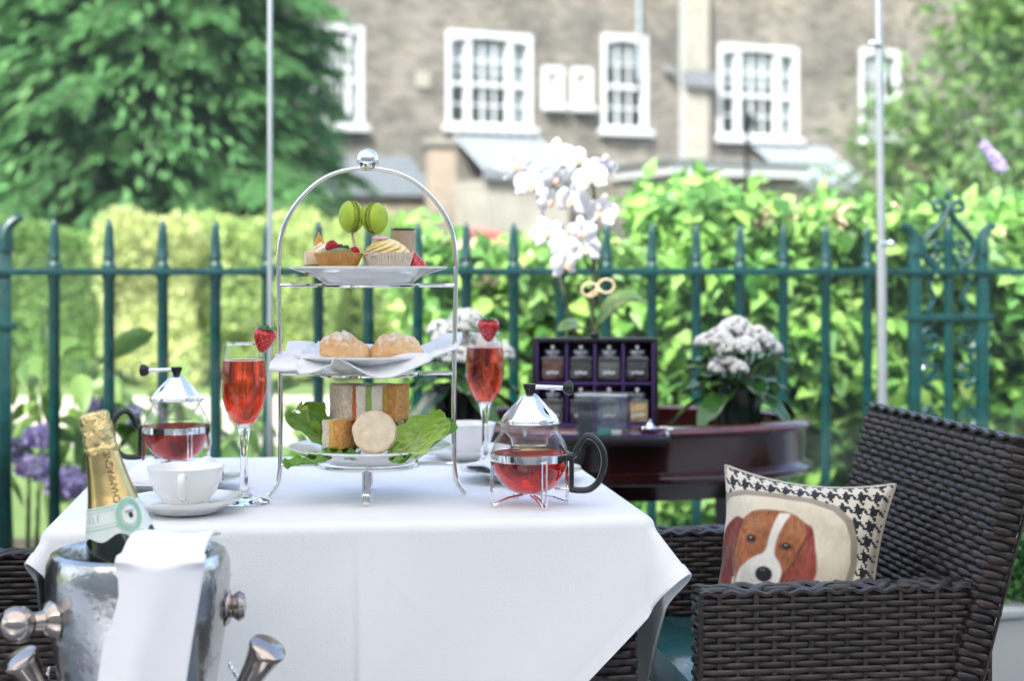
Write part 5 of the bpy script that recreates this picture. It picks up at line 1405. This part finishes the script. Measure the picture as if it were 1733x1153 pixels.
# ---- champagne flutes
FP = [(.034, .0012), (.030, .0035), (.016, .008), (.0085, .014), (.0058, .03), (.0050, .060), (.0056, .080), (.0080, .094), (.0112, .102)]
BP = [(.0112, .102), (.0165, .110), (.0235, .122), (.0282, .138), (.0302, .157), (.0300, .172), (.0283, .188), (.0262, .203), (.0252, .212)]
def flute(loc, label, level=.190, berries=True):
    root = thing('champagne_flute', label, 'glass', loc, 0, 'champagne flutes on the tea table')
    sp_ = [(max(p.x, 0), p.z) for p in spline([Vector((r, 0, z)) for r, z in BP], 5)]
    st_ = [(max(p.x, 0), p.z) for p in spline([Vector((r, 0, z)) for r, z in FP], 5)]
    b = MB(); b.lathe([(0, 0), (.034, 0)] + st_ + [(.009, .1035), (0, .1045)], 40); b.build('stem', 'solid_glass', root)
    b = MB(); b.lathe(sp_ + [(.0246, .2122)], 48); b.build('bowl', 'glass', root)
    b = MB(); b.tube([(.0251 * math.cos(a_), .0251 * math.sin(a_), .2122) for a_ in np.linspace(0, 2 * PI, 49)[:-1]], .0011, 6, closed=True); b.build('rim', 'solid_glass', root)
    zz = [q[1] for q in sp_]; rr = [q[0] for q in sp_]; rl = float(np.interp(level, zz, rr)) - .0008
    pr = [(0, .1055), (.009, .106)] + [(max(float(r) - .0008, 0), float(z)) for r, z in sp_ if .108 < z < level - .002] + [(rl, level), (0, level)]
    b = MB(); b.lathe(pr, 48); b.build('wine', 'rose_wine', root, weld=1e-6, ang=50)
    b = MB(); b.lathe([(rl - .0012, level + .0003), (rl, level + .0009), (rl + .0003, level + .0002)], 40); b.build('foam_ring', 'water_white', root)
    return root
FL = on_table(413, 851); flute(FL, 'tall flute of red sparkling wine beside the white teacup')
FR_ = Vector((-.0425, 2.445, TZ)); flute(FR_, 'tall flute of red sparkling wine between the tea stand and the glass teapot')
strawberry(FL + Vector((.0275, -.004, .2185)), .0162, 'strawberry with green calyx perched on the flute beside the teacup', (R(8), R(14)), True, 0, 'strawberries on the flute rims')
strawberry(FR_ + Vector((.006, -.0225, .2195)), .0178, 'strawberry with green calyx perched on the flute between stand and teapot', (R(6), R(-8)), True, 1.0, 'strawberries on the flute rims')

# ---- glass teapots in chrome cradles
mat('lid_steel', (.90, .90, .90), .05, metal=1)
def teapot(loc, rotz, label, rod_ang, tea='tea'):
    root = thing('glass_teapot', label, 'teapot', loc, rotz, 'glass teapots on the tea table')
    body = [(0, .0150), (.012, .0155), (.028, .0205), (.040, .0310), (.0478, .0460), (.0508, .0620), (.0500, .0730), (.0460, .0850), (.0410, .0930), (.0378, .0990), (.0375, .1040), (.0395, .1075), (.0425, .1095)]
    sp_ = [(max(p.x, 0), p.z) for p in spline([Vector((r, 0, z)) for r, z in body], 5)]
    b = MB(); b.lathe(sp_ + [(.0430, .1108), (.0412, .1108)], 56); b.build('glass_body', 'glass', root)
    b = MB(); b.lathe([(.0352, .108), (.0340, .096), (.030, .093), (.0255, .088), (.0235, .078), (0, .077)], 40); b.build('glass_infuser', 'glass', root)
    lev = .0690
    pr = [(max(r - .0011, 0), z + .0008) for r, z in sp_ if z < lev - .001]; rl = float(np.interp(lev, [q[1] for q in sp_], [q[0] for q in sp_])) - .0011
    b = MB(); b.lathe(pr + [(rl, lev), (0, lev)], 56); b.build('tea', tea, root, weld=1e-6, ang=50)
    b = MB(); b.lathe([(.0513, .0590), (.0522, .0592), (.0522, .0688), (.0513, .0690)], 56); b.build('band', 'chrome', root)
    for k in range(4):
        a_ = rod_ang * 0 + R(28 + 90 * k); d = Vector((math.cos(a_), math.sin(a_), 0)); s = Vector((-d.y, d.x, 0))
        b = MB()
        for e in (-1, 1):
            pth = [d * .0525 + s * e * .0030 + Vector((0, 0, .064)), d * .0530 + s * e * .0030 + Vector((0, 0, .02)), d * .0532 + s * e * .0030 + Vector((0, 0, .0014)), d * .0300 + s * e * .0026 + Vector((0, 0, .0105)), d * .010 + s * e * .0024 + Vector((0, 0, .0135))]
            b.tube(pth, .0014, 6)
        b.bbox(d * .0528 + Vector((0, 0, .0645)), (.0025, .009, .010), .0006, Matrix.Rotation(a_, 3, 'Z')); b.bbox(d * .0534 + Vector((0, 0, .0022)), (.0022, .008, .0040), .0006, Matrix.Rotation(a_, 3, 'Z'))
        b.build('cradle_leg', 'chrome', root)
    # conical lid: four smooth straps between panels whose ribs imitate reflected stripes
    def ribs(r, z, a_):
        q = ((a_ + R(45)) % (PI / 2)) - PI / 4
        return r * (1 + .022 * math.cos(q * 84)) if abs(q) < .50 else r * 1.035
    n = 360; b = MB(); b.lathe([(.0375, .1095), (.0372, .1125), (.0340, .1185), (.0240, .1300), (.0130, .1420), (.0080, .1470), (0, .1475)], n, fn=lambda r, z, a_: ribs(r, z, a_) if .1115 < z < .146 else r); b.build('lid', 'lid_steel', root, ang=70)
    b = MB(); b.lathe([(.0385, .1078), (.0405, .1082), (.0405, .1092), (.0380, .1098)], 48); b.build('lid_rim', 'chrome', root)
    kb = MB(); kb.lathe([(.0062, .1460), (.0058, .1500), (.0080, .1540), (.0088, .1585), (.0082, .1602), (0, .1606)], 20); kn = kb.build('lid_knob', 'black_plastic', root)
    d = Vector((math.cos(rod_ang), math.sin(rod_ang), 0)); z0 = .1562
    b = MB(); b.tube([d * .006 + Vector((0, 0, z0)), d * .044 + Vector((0, 0, z0 - .0015))], .0031, 10); b.build('plunger_rod', 'chrome', kn)
    b = MB(); m = Matrix.Translation(d * .0435 + Vector((0, 0, z0 - .0015))) @ d.to_track_quat('Z', 'Y').to_matrix().to_4x4()
    b.lathe([(0, 0), (.0048, 0), (.0080, .004), (.0098, .008), (.0088, .012), (.004, .0142), (0, .0145)], 20); b.v = [tuple(m @ Vector(v)) for v in b.v]; b.build('plunger_knob', 'black_plastic', kn)
    # black loop handle on local +x
    hp = spline([(.0520, 0, .0660), (.0600, 0, .0680), (.0655, 0, .0800), (.0740, 0, .0915), (.0850, 0, .0895), (.0960, 0, .0750), (.0985, 0, .0560), (.0920, 0, .0340), (.0800, 0, .0225), (.0660, 0, .0205), (.0545, 0, .0215)], 6)
    b = MB(); b.tube(hp, .0044, 8, flat=1.25, up=(0, 1, 0)); hd = b.build('handle', 'black_plastic', root)
    b = MB(); b.bbox((.0555, 0, .0430), (.0060, .0080, .050), .0015); b.build('handle_bracket', 'black_plastic', hd)
    b = MB(); b.bbox((.0450, 0, .0215), (.024, .0060, .0035), .001); b.build('cradle_tab', 'chrome', hd)
    return root
teapot(Vector((.0235, 2.062, TZ)), R(-8), 'round glass pot of red tea at the table corner, handle towards the armchair', R(8))
teapot(Vector((-.5215, 2.425, TZ)), R(186), 'round glass pot of red tea behind the teacups, handle towards the railing', R(-8), 'tea_amber')

# ---- cups and saucers
def saucer_prof(R_): return [(0, .0045), (R_ * .42, .0045), (R_ * .47, .0068), (R_ * .52, .0052), (R_ * .75, .0115), (R_ * .96, .0185), (R_, .0192), (R_ * .985, .0172), (R_ * .76, .0085), (R_ * .58, .0020), (R_ * .56, 0), (R_ * .52, 0), (R_ * .50, .0018), (0, .0022)]
CUP = [(0, .004), (.018, .004), (.030, .010), (.0395, .022), (.0452, .037), (.0480, .0505), (.0490, .0530), (.0483, .0535), (.0468, .0505), (.0438, .037), (.038, .0225), (.028, .0115), (.016, .0072), (0, .0068)]
FOOT = [(.0225, -.0005), (.0245, .0), (.0245, .004), (.024, .008), (.020, .008), (.0215, .001)]
def handle_pts(): return spline([(.0455, 0, .044), (.0560, 0, .0475), (.0640, 0, .0430), (.0645, 0, .0330), (.0570, 0, .0220), (.0400, 0, .0165)], 6)
def saucer(loc, R_, label, group='saucers on the tea table'):
    b = MB(); b.lathe(saucer_prof(R_), 64); o = b.build('saucer', 'china', None, loc=loc, ang=50); return tag(o, label, 'saucer', group)
def teacup(loc, rotz, label, group='white teacups'):
    root = thing('teacup', label, 'teacup', loc, rotz, group)
    b = MB(); b.lathe(CUP, 56); b.lathe(FOOT, 48); b.build('bowl', 'china', root, ang=60)
    b = MB(); b.tube(handle_pts(), .0036, 10, flat=1.3, up=(0, 1, 0)); b.build('handle', 'china', root); return root
S1 = Vector((-.4195, 2.005, TZ)); sc1 = saucer(S1, .0735, 'white china saucer with black script, in front of the other dishes')
teacup(S1 + Vector((0, 0, .0052)), R(-83), 'white china teacup with its handle turned to the front, beside the flute')
# black script on the saucer: a few running loops
b = MB(); pts = []
for i in range(80):
    f = i / 79; a_ = R(-62 + 40 * f); r = .054 + .0022 * math.sin(f * 34) + (.005 * math.sin((f - .82) * 14) if f > .82 else 0)
    pts.append((r * math.cos(a_), r * math.sin(a_), float(np.interp(r, [.0382, .0551, .0706], [.0052, .0115, .0185])) + .0008))
b.tube(pts, [.00045 + .00035 * abs(math.sin(i * .7)) for i in range(80)], 5); b.build('script_mark', 'ink', sc1)
S2 = Vector((-.478, 2.215, TZ)); plate(S2 + Vector((0, 0, .004)), .092, 'white side plate holding a napkin behind the teacup', .014, 'side_plate', 'side plates on the tea table')
S3 = Vector((.0125, 2.315, TZ)); plate(S3 + Vector((0, 0, .004)), .090, 'white side plate holding a napkin behind the corner teapot', .014, 'side_plate', 'side plates on the tea table')
S4 = Vector((-.075, 2.575, TZ)); saucer(S4, .0735, 'white china saucer at the back of the table by the second flute')
teacup(S4 + Vector((0, 0, .0052)), R(200), 'white china teacup at the back of the table behind the flute')
def folded(loc, w, d, h, rotz, label, seed):
    """softly folded napkin: rolled front, wavy back"""
    def f(u, v):
        x = (u - .5) * w; y = (v - .5) * d
        e = 1 - abs(2 * u - 1) ** 3; t = math.sin(PI * v) ** .6
        z = h * t * (.55 + .45 * e) * (1 + .25 * math.sin(u * 8 + seed) + .12 * math.sin(u * 19 + v * 7))
        return (x * (1 - .1 * v), y + .008 * math.sin(u * 7 + seed), z)
    b = MB(); b.grid(f, 36, 24); o = b.build('folded_napkin', 'napkin', None, loc=loc, rot=(0, 0, rotz), ang=180); solidify(o, .003, -1); return tag(o, label, 'napkin', 'folded napkins on side plates')
folded(S2 + Vector((.002, .0, .0105)), .135, .085, .030, R(4), 'folded white napkin on the side plate behind the teacup', 1)
folded(S3 + Vector((-.028, .006, .0105)), .085, .10, .026, R(35), 'folded white napkin on the side plate behind the corner teapot', 3)

# ---------------------------------------------------------------- on the tray table
TF = .7225
mat('pot_dark', (.012, .014, .016), .22, coat=.3)
mat('pot_green', (.016, .035, .026), .25, coat=.3)
mat('orchid_petal', (.70, .70, .72), .55, transl=.35)
mat('orchid_lip', (.70, .50, .16), .5, col2=(.70, .30, .42), scale=90)
mat('orchid_stem', (.035, .05, .02), .5)
mat('orchid_leaf', (.085, .16, .035), .35, coat=.2, var=.3, scale=9)
mat('kal_leaf', (.035, .11, .022), .3, coat=.35, rand=.35, transl=.15)
mat('kal_flower', (.72, .73, .70), .6, island=.06, transl=.25)
mat('raffia', (.66, .54, .34), .8)
mat('moss', (.05, .06, .02), .95)
OY = 3.47
op = at(1000, 560, OY)
orch = thing('orchid', 'white moth orchid with two arching sprays and a raffia bow', 'orchid', (op.x, OY, TF))
b = MB(); b.lathe([(0, 0), (.045, 0), (.060, .13), (.062, .135), (.056, .135), (.05, .12), (0, .12)], 28); b.build('pot', 'pot_dark', orch)
b = MB(); b.disc(.054, .122, 24); b.build('moss', 'moss', orch)
L0 = Vector((op.x, OY, TF))
def stem(pxs, Y0, nm='stem', r=.0055):
    pts = [at(x, y, Y0 + dz) - L0 for x, y, dz in pxs]; pts = [Vector((op.x + .01, OY, TF + .11)) - L0] + pts
    sp_ = spline(pts, 6); b = MB(); b.tube(sp_, [r * (1 - .5 * i / len(sp_)) for i in range(len(sp_))], 7); return b.build(nm, 'orchid_stem', orch)
stem([(1003, 545, 0), (1004, 470, 0), (1006, 390, 0), (1003, 310, -.01), (985, 285, -.03), (955, 282, -.05), (925, 300, -.06)], OY)
stem([(968, 550, 0), (955, 500, .0), (940, 440, 0), (922, 380, 0), (910, 330, 0), (895, 295, -.02), (872, 275, -.04)], OY)
stem([(1014, 545, .02), (1016, 480, .02), (1016, 410, .02), (1008, 380, .02)], OY, 'support_cane', .003)
def orchid_flower():
    b = MB()
    def petal(a_, L_, W_, dome, base=.006):
        d = Vector((math.cos(a_), 0, math.sin(a_))); s = Vector((-d.z, 0, d.x)); nv, nu = 8, 7; o = len(b.v)
        for i in range(nv):
            t = i / (nv - 1); w = W_ * math.sin(PI * min(.10 + t * .86, 1)) ** .62
            for j in range(nu):
                q = (j / (nu - 1) - .5) * 2
                p = d * (base + L_ * t) + s * q * w * .5 + Vector((0, -dome * math.sin(PI * t) * (1 - .4 * q * q) + .10 * L_ * t * t + .004 * q * q, 0)); b.v.append(tuple(p))
        b.f.extend((o + i * nu + j, o + i * nu + j + 1, o + (i + 1) * nu + j + 1, o + (i + 1) * nu + j) for i in range(nv - 1) for j in range(nu - 1))
    for a_ in (90, 215, 325): petal(R(a_), .040, .028, .004)
    for a_ in (8, 172): petal(R(a_), .042, .050, .007, .004)
    for i in range(6 * 0, 0): pass
    return b
OF = orchid_flower().mesh('flower', 'orchid_petal', ang=180)
lp = MB(); lp.sphere((0, -.008, -.004), .0055, 10, (1, 1.2, 1.1)); lp.sphere((-.006, -.006, -.009), .004, 8); lp.sphere((.006, -.006, -.009), .004, 8); lp.sphere((0, -.010, -.014), .004, 8, (1, .8, 1.8))
OLP = lp.mesh('lip', 'orchid_lip')
go = np.random.default_rng(9)
for i, (x, y, dz) in enumerate([(872, 278, -.05), (900, 312, -.06), (975, 268, -.06), (1022, 281, -.04), (940, 302, -.06), (928, 340, -.05), (968, 338, -.02), (1016, 358, -.03), (925, 392, -.03), (952, 416, -.04), (985, 392, -.05), (957, 445, -.05), (990, 420, -.03), (998, 300, -.08), (940, 262, -.03)]):
    o = link('flower', OF, orch, at(x, y, OY + dz) - L0); s = .70 + .22 * go.random(); o.scale = (s, s, s)
    o.rotation_euler = (R(go.normal() * 16 + 8), R(go.normal() * 14), R(go.normal() * 26 - 6)); link('lip', OLP, o)
def strap_leaf(pts_px, w, Y0, nm='leaf', material='orchid_leaf', root=orch, L0=L0):
    pts = spline([at(x, y, Y0 + dz) - L0 for x, y, dz in pts_px], 7); b = MB(); n = len(pts)
    for i, p in enumerate(pts):
        t = (pts[min(i + 1, n - 1)] - pts[max(i - 1, 0)]).normalized(); sd = t.cross(Vector((0, -.55, .83))).normalized(); f = i / (n - 1); ww = w * math.sin(PI * min(.12 + .86 * f, 1)) ** .7
        up = sd.cross(t)
        for q in (-1, -.5, 0, .5, 1): b.v.append(tuple(p + sd * q * ww * .5 + up * abs(q) * ww * .12))
    b.f = [(i * 5 + j, i * 5 + j + 1, (i + 1) * 5 + j + 1, (i + 1) * 5 + j) for i in range(n - 1) for j in range(4)]
    o = b.build(nm, material, root, ang=180); solidify(o, .002); return o
strap_leaf([(1004, 566, -.02), (1022, 535, -.05), (1045, 510, -.06), (1068, 502, -.05), (1092, 512, -.03)], .050, OY)
strap_leaf([(1000, 566, 0), (985, 555, -.05), (965, 552, -.08), (945, 560, -.1)], .05, OY)
b = MB(); bc = at(1012, 487, OY - .012) - L0
for s in (-1, 1):
    b.tube([bc + Vector((s * .018 * (1 - math.cos(a_)) + 0, -.004, .015 * math.sin(a_) + s * .004)) for a_ in np.linspace(0, 2 * PI, 24)], .0016, 6)
    b.tube(spline([bc, bc + Vector((s * .012, -.003, -.010)), bc + Vector((s * .022, 0, -.016))], 5), .0014, 5)
b.build('raffia_bow', 'raffia', orch)

def kalanchoe(px, Y, top_py, pot_r, heads, leaf_spec, label, seed, potm):
    p = at(px, 700, Y); base = Vector((p.x, Y, TF)); g = np.random.default_rng(seed)
    root = thing('kalanchoe', label, 'potted plant', base, 0, 'white-flowered pot plants on the tray table')
    b = MB(); b.lathe([(0, 0), (pot_r * .78, 0), (pot_r * .98, .085), (pot_r, .092), (pot_r * .93, .092), (pot_r * .86, .078), (0, .078)], 32); b.build('pot', potm, root)
    b = MB()
    for (hx, hy, dz, r, fl) in heads:
        q = at(hx, hy, Y + dz) - base; b.tube(spline([(0, 0, .075), q * .5 + Vector((0, 0, .02)), q], 4), .003, 6)
    b.build('stems', 'stem_green', root)
    for (hx, hy, dz, r, fl) in heads:
        q = at(hx, hy, Y + dz) - base; fb = MB(); n = int(70 * (r / .03) ** 2 * fl) + 20
        for i in range(n):
            d = Vector(unit(g.normal(size=(1, 3)))[0]); d.z = abs(d.z) * 1.05 - .2
            c = q + Vector((d.x * r, d.y * r, d.z * r * .95)); fb.sphere(c, .0058 + .002 * g.random(), 6, (1, 1, .85))
        fb.build('flower_head', 'kal_flower', root)
    for (a_, L_, W_, el, z0) in leaf_spec:
        def f(u, v):
            s = (u - .5) * 2; w = W_ * math.sin(PI * min(.08 + .90 * v, 1)) ** .6 * .5
            return (s * w, L_ * v, .10 * W_ * abs(s) * 2 * .5 - L_ * .55 * v * v + L_ * el * v + .004 * math.sin(v * 17 + s * 2) * abs(s))
        b = MB(); b.grid(f, 7, 12); m = Matrix.Translation((0, 0, z0)) @ Matrix.Rotation(R(a_), 4, 'Z') @ Matrix.Translation((0, pot_r * .3, 0)); b.v = [tuple(m @ Vector(v)) for v in b.v]
        o = b.build('leaf', 'kal_leaf', root, ang=180); solidify(o, .0016)
    return root
gl = np.random.default_rng(12)
def leafset(n, seed):
    g = np.random.default_rng(seed); out = []
    for i in range(n):
        lay = i % 3; out.append((360 * i / n * 2.4 + g.normal() * 12, (.125 if lay == 0 else .10) * (.85 + .3 * g.random()), .060 * (.8 + .4 * g.random()), (-.05, .35, .75)[lay] + g.normal() * .1, (.088, .10, .125)[lay]))
    return out
KY = 3.33
kal_heads = [(1245, 562, -.02, .036, 1), (1215, 578, -.05, .030, 1), (1275, 575, -.03, .034, 1), (1300, 592, 0, .026, 1), (1262, 590, -.06, .026, 1), (1232, 590, -.06, .026, 1), (1288, 580, -.03, .028, 1), (1195, 580, -.02, .020, 1), (1228, 612, -.085, .020, 1), (1212, 625, -.08, .016, 1), (1248, 625, -.09, .018, 1)]
kalanchoe(1247, KY, 540, .058, kal_heads, leafset(18, 3), 'white-flowered pot plant in dark green pot at the open end of the tray table', 3, 'pot_green')
kal2 = [(790, 550, -.02, .040, 1), (760, 575, -.03, .034, 1), (812, 585, -.02, .036, 1), (845, 600, 0, .028, 1), (775, 605, -.05, .030, 1), (812, 615, -.04, .024, 1), (745, 560, .02, .025, 1)]
kalanchoe(778, 3.40, 530, .062, kal2, leafset(18, 5), 'white-flowered pot plant in black pot behind the flute with strawberry', 5, 'pot_dark')

# ---- tea chest with jars
mat('chest_black', (.016, .013, .016), .35, var=.3, scale=20)
mat('chest_purple', (.060, .026, .14), .75, var=.15, scale=30)
mat('tea_leaf_red', (.22, .07, .03), .8, col2=(.08, .03, .02), scale=120, bump=.8, bscale=150)
mat('tea_leaf_black', (.015, .015, .013), .8, col2=(.06, .055, .045), scale=160, bump=.8, bscale=150)
mat('tea_leaf_gold', (.62, .42, .14), .8, col2=(.75, .62, .35), scale=120, bump=.8, bscale=150)
mat('tea_leaf_grey', (.10, .11, .10), .8, col2=(.20, .20, .17), scale=160, bump=.8, bscale=150)
mat('jar_lid', (.55, .55, .57), .22, metal=.95)
mat('white_ink', (.75, .78, .80), .6)
mat('silver_trim', (.75, .78, .78), .25, metal=.9)
CY = 3.16
cb = at(1007, 725, CY); cb.z = TF + .0005
ch = thing('tea_chest', 'black and purple tea chest standing open with two rows of jar compartments', 'tea box', cb, R(-2))
CW, CHH, CD = .255, .186, .062
zz0 = .016
b = MB(); b.bbox((0, -.075, .008), (CW + .03, .15, .016), .002); b.build('front_tray', 'chest_black', ch)
b = MB(); b.bbox((0, -.070, .0175), (CW + .005, .125, .003), .001); b.build('tray_lining', 'chest_purple', ch)
for s in (-1, 1):
    b = MB(); b.bbox((s * (CW / 2 + .010), -.078, .021), (.006, .14, .008), .001); b.build('tray_trim', 'silver_trim', ch)
b = MB(); b.bbox((0, CD - .003, zz0 + CHH / 2), (CW, .006, CHH), .001); bk = b.build('back_board', 'chest_black', ch)
for s in (-1, 1):
    b = MB(); b.bbox((s * (CW / 2 - .004), CD / 2 - .003, zz0 + CHH / 2), (.008, CD - .006, CHH), .001); b.build('side_board', 'chest_black', ch)
    b = MB(); b.bbox((s * (CW / 2 - .0105), CD / 2 - .004, zz0 + CHH / 2), (.004, CD - .010, CHH - .016), .0008); b.build('side_lining', 'chest_purple', ch)
b = MB(); b.bbox((0, CD / 2 - .003, zz0 + CHH - .004), (CW - .0165, CD - .006, .008), .001); b.build('top_board', 'chest_black', ch)
b = MB(); b.bbox((0, CD / 2 - .003, zz0 + .006), (CW - .0165, CD - .006, .012), .001); b.build('bottom_board', 'chest_purple', ch)
b = MB(); b.bbox((0, CD - .008, zz0 + CHH / 2), (CW - .026, .003, CHH - .030), .0005); b.build('back_lining', 'chest_black', ch)
b = MB(); b.sphere((0, CD / 2, zz0 + CHH + .006), .010, 14, (1, 1, .8)); b.build('clasp', 'black_plastic', ch)
iw = CW - .026; cwid = iw / 4; rowh = (CHH - .022) / 2
for k in (1, 2, 3):
    b = MB(); b.bbox((-iw / 2 + cwid * k, CD / 2 - .008, zz0 + CHH / 2 + .002), (.005, CD - .022, CHH - .024), .0008); b.build('divider', 'chest_purple', ch)
b = MB(); b.bbox((0, CD / 2 - .006, zz0 + .012 + rowh), (iw - .001, CD - .018, .005), .0008); b.build('shelf', 'chest_purple', ch)
GC = 'glass tea jars in the chest'
fills = [['tea_leaf_grey', 'tea_leaf_black', 'tea_leaf_grey', 'tea_leaf_gold'], ['tea_leaf_red', 'tea_leaf_black', 'tea_leaf_grey', 'tea_leaf_black']]
names = {'tea_leaf_grey': 'grey-green leaves', 'tea_leaf_black': 'black leaves', 'tea_leaf_gold': 'golden dried flowers', 'tea_leaf_red': 'reddish brown pieces'}
for r in (0, 1):
    for k in range(4):
        x = -iw / 2 + cwid * (k + .5); z = zz0 + .0125 + (rowh + .0025) * r + (0 if r == 0 else .0025)
        wpos = Matrix.Rotation(R(-2), 3, 'Z') @ Vector((x, .020, z)) + cb
        mm = fills[r][k]
        lbl = f'square glass tea jar of {names[mm]} in the {"upper" if r else "lower"} row of the chest'
        if mm == 'tea_leaf_grey' and r == 0: lbl = 'glass tea jar of grey-green leaves in the lower row, ' + ('next to the chest side' if k == 0 else 'beside the golden flowers')
        if mm == 'tea_leaf_black' and r == 1: lbl = 'glass tea jar of black leaves in the upper row, ' + ('next to the reddish jar' if k == 1 else 'next to the chest side')
        j = thing('tea_jar', lbl, 'jar', wpos, R(-2), GC)
        w, h = .046, .050
        b = MB(); b.bbox((0, 0, h / 2), (w, .034, h), .005); b.lathe([(.018, h - .001), (.0165, h + .003), (.0165, h + .006)], 24); b.build('glass', 'jar_glass', j)
        fh = h * (.80 if mm in ('tea_leaf_red', 'tea_leaf_gold') else .72)
        b = MB(); b.bbox((0, 0, fh / 2 + .002), (w - .004, .030, fh), .004); b.build('tea_leaves', mm, j)
        b = MB(); b.lathe([(.0185, h + .004), (.0195, h + .006), (.0190, h + .011), (.013, h + .0145), (0, h + .0148)], 24); lid = b.build('lid', 'jar_lid', j)
        b = MB(); b.sphere((0, -.003, h + .0185), .0066, 12); b.build('lid_knob', 'silver', lid)
        b = MB()
        for q in range(5): b.box((-.010 + .005 * q, -.01735, .016 + .0008 * ((q * 7) % 3)), (.0030, .0004, .0055 - .001 * (q % 2)))
        b.build('label_writing', 'white_ink', j, smooth=False)
# acrylic box with tiny flasks, in front of the chest
AY = 3.045; ab = at(1022, 720, AY); ab.z = TF + .0165
acr = thing('acrylic_box', 'small clear acrylic display box with silver lid edge in front of the tea jars', 'display box', ab, R(-14))
AWd, AHh, AD = .098, .078, .05
for nm, c, d in (('front_wall', (0, -AD / 2, AHh / 2), (AWd, .003, AHh)), ('rear_wall', (0, AD / 2, AHh / 2), (AWd, .003, AHh)), ('side_wall', (AWd / 2 - .0015, 0, AHh / 2), (.003, AD - .0035, AHh)), ('side_wall', (-AWd / 2 + .0015, 0, AHh / 2), (.003, AD - .0035, AHh)), ('base', (0, 0, .0015), (AWd - .007, AD - .0035, .003))):
    b = MB(); b.box(c, d); b.build(nm, 'acrylic', acr, smooth=False)
b = MB(); b.bbox((0, 0, AHh + .003), (AWd + .003, AD + .003, .006), .001); b.build('lid', 'silver_trim', acr)
b = MB(); b.bbox((-AWd / 2 + .013, .004, .034), (.020, .036, .060), .001); b.build('dark_divider', 'chest_black', acr)
mat('teal_liquid', (.02, .42, .38), .15, coat=.6)
for i, (x, mm, lbl) in enumerate(((.002, 'teal_liquid', 'tiny flask of bright teal liquid inside the acrylic box'), (.026, 'water_white', 'tiny flask of white powder inside the acrylic box'))):
    fl = thing('mini_flask', lbl, 'flask', ab + Matrix.Rotation(R(-14), 3, 'Z') @ Vector((x, -.008, .003)), 0)
    k = 1.0 if i == 0 else .8
    b = MB(); b.lathe([(0, 0), (.0135 * k, 0), (.0145 * k, .004), (.0140 * k, .012 * k), (.0055 * k, .030 * k), (.0035 * k, .034 * k), (.0035 * k, .050 * k), (.0045 * k, .051 * k)], 20); b.build('glass', 'glass', fl)
    b = MB(); b.lathe([(0, .0012), (.0128 * k, .0012), (.0136 * k, .005), (.0132 * k, .0125 * k), (0, .0128 * k)], 20); b.build('contents', mm, fl)
bw = at(1100, 716, 3.06); bw.z = TF + .0195
sd = thing('tea_strainer', 'small silver tea strainer lying on the open chest tray', 'strainer', bw, 0)
b = MB(); b.lathe([(.004, .002), (.014, .005), (.019, .011), (.022, .012), (.0205, .0135), (.0175, .0125), (.012, .0068), (0, .0035)], 24); b.build('bowl', 'silver', sd)
b = MB(); b.tube([(.020, 0, .0125), (.045, -.012, .010)], [.002, .003], 8); b.build('handle', 'silver', sd)
b = MB(); b.lathe([(0, .012), (.010, .013), (.006, .020), (.003, .022), (.004, .025), (0, .028)], 18); b.build('lid', 'silver', sd)
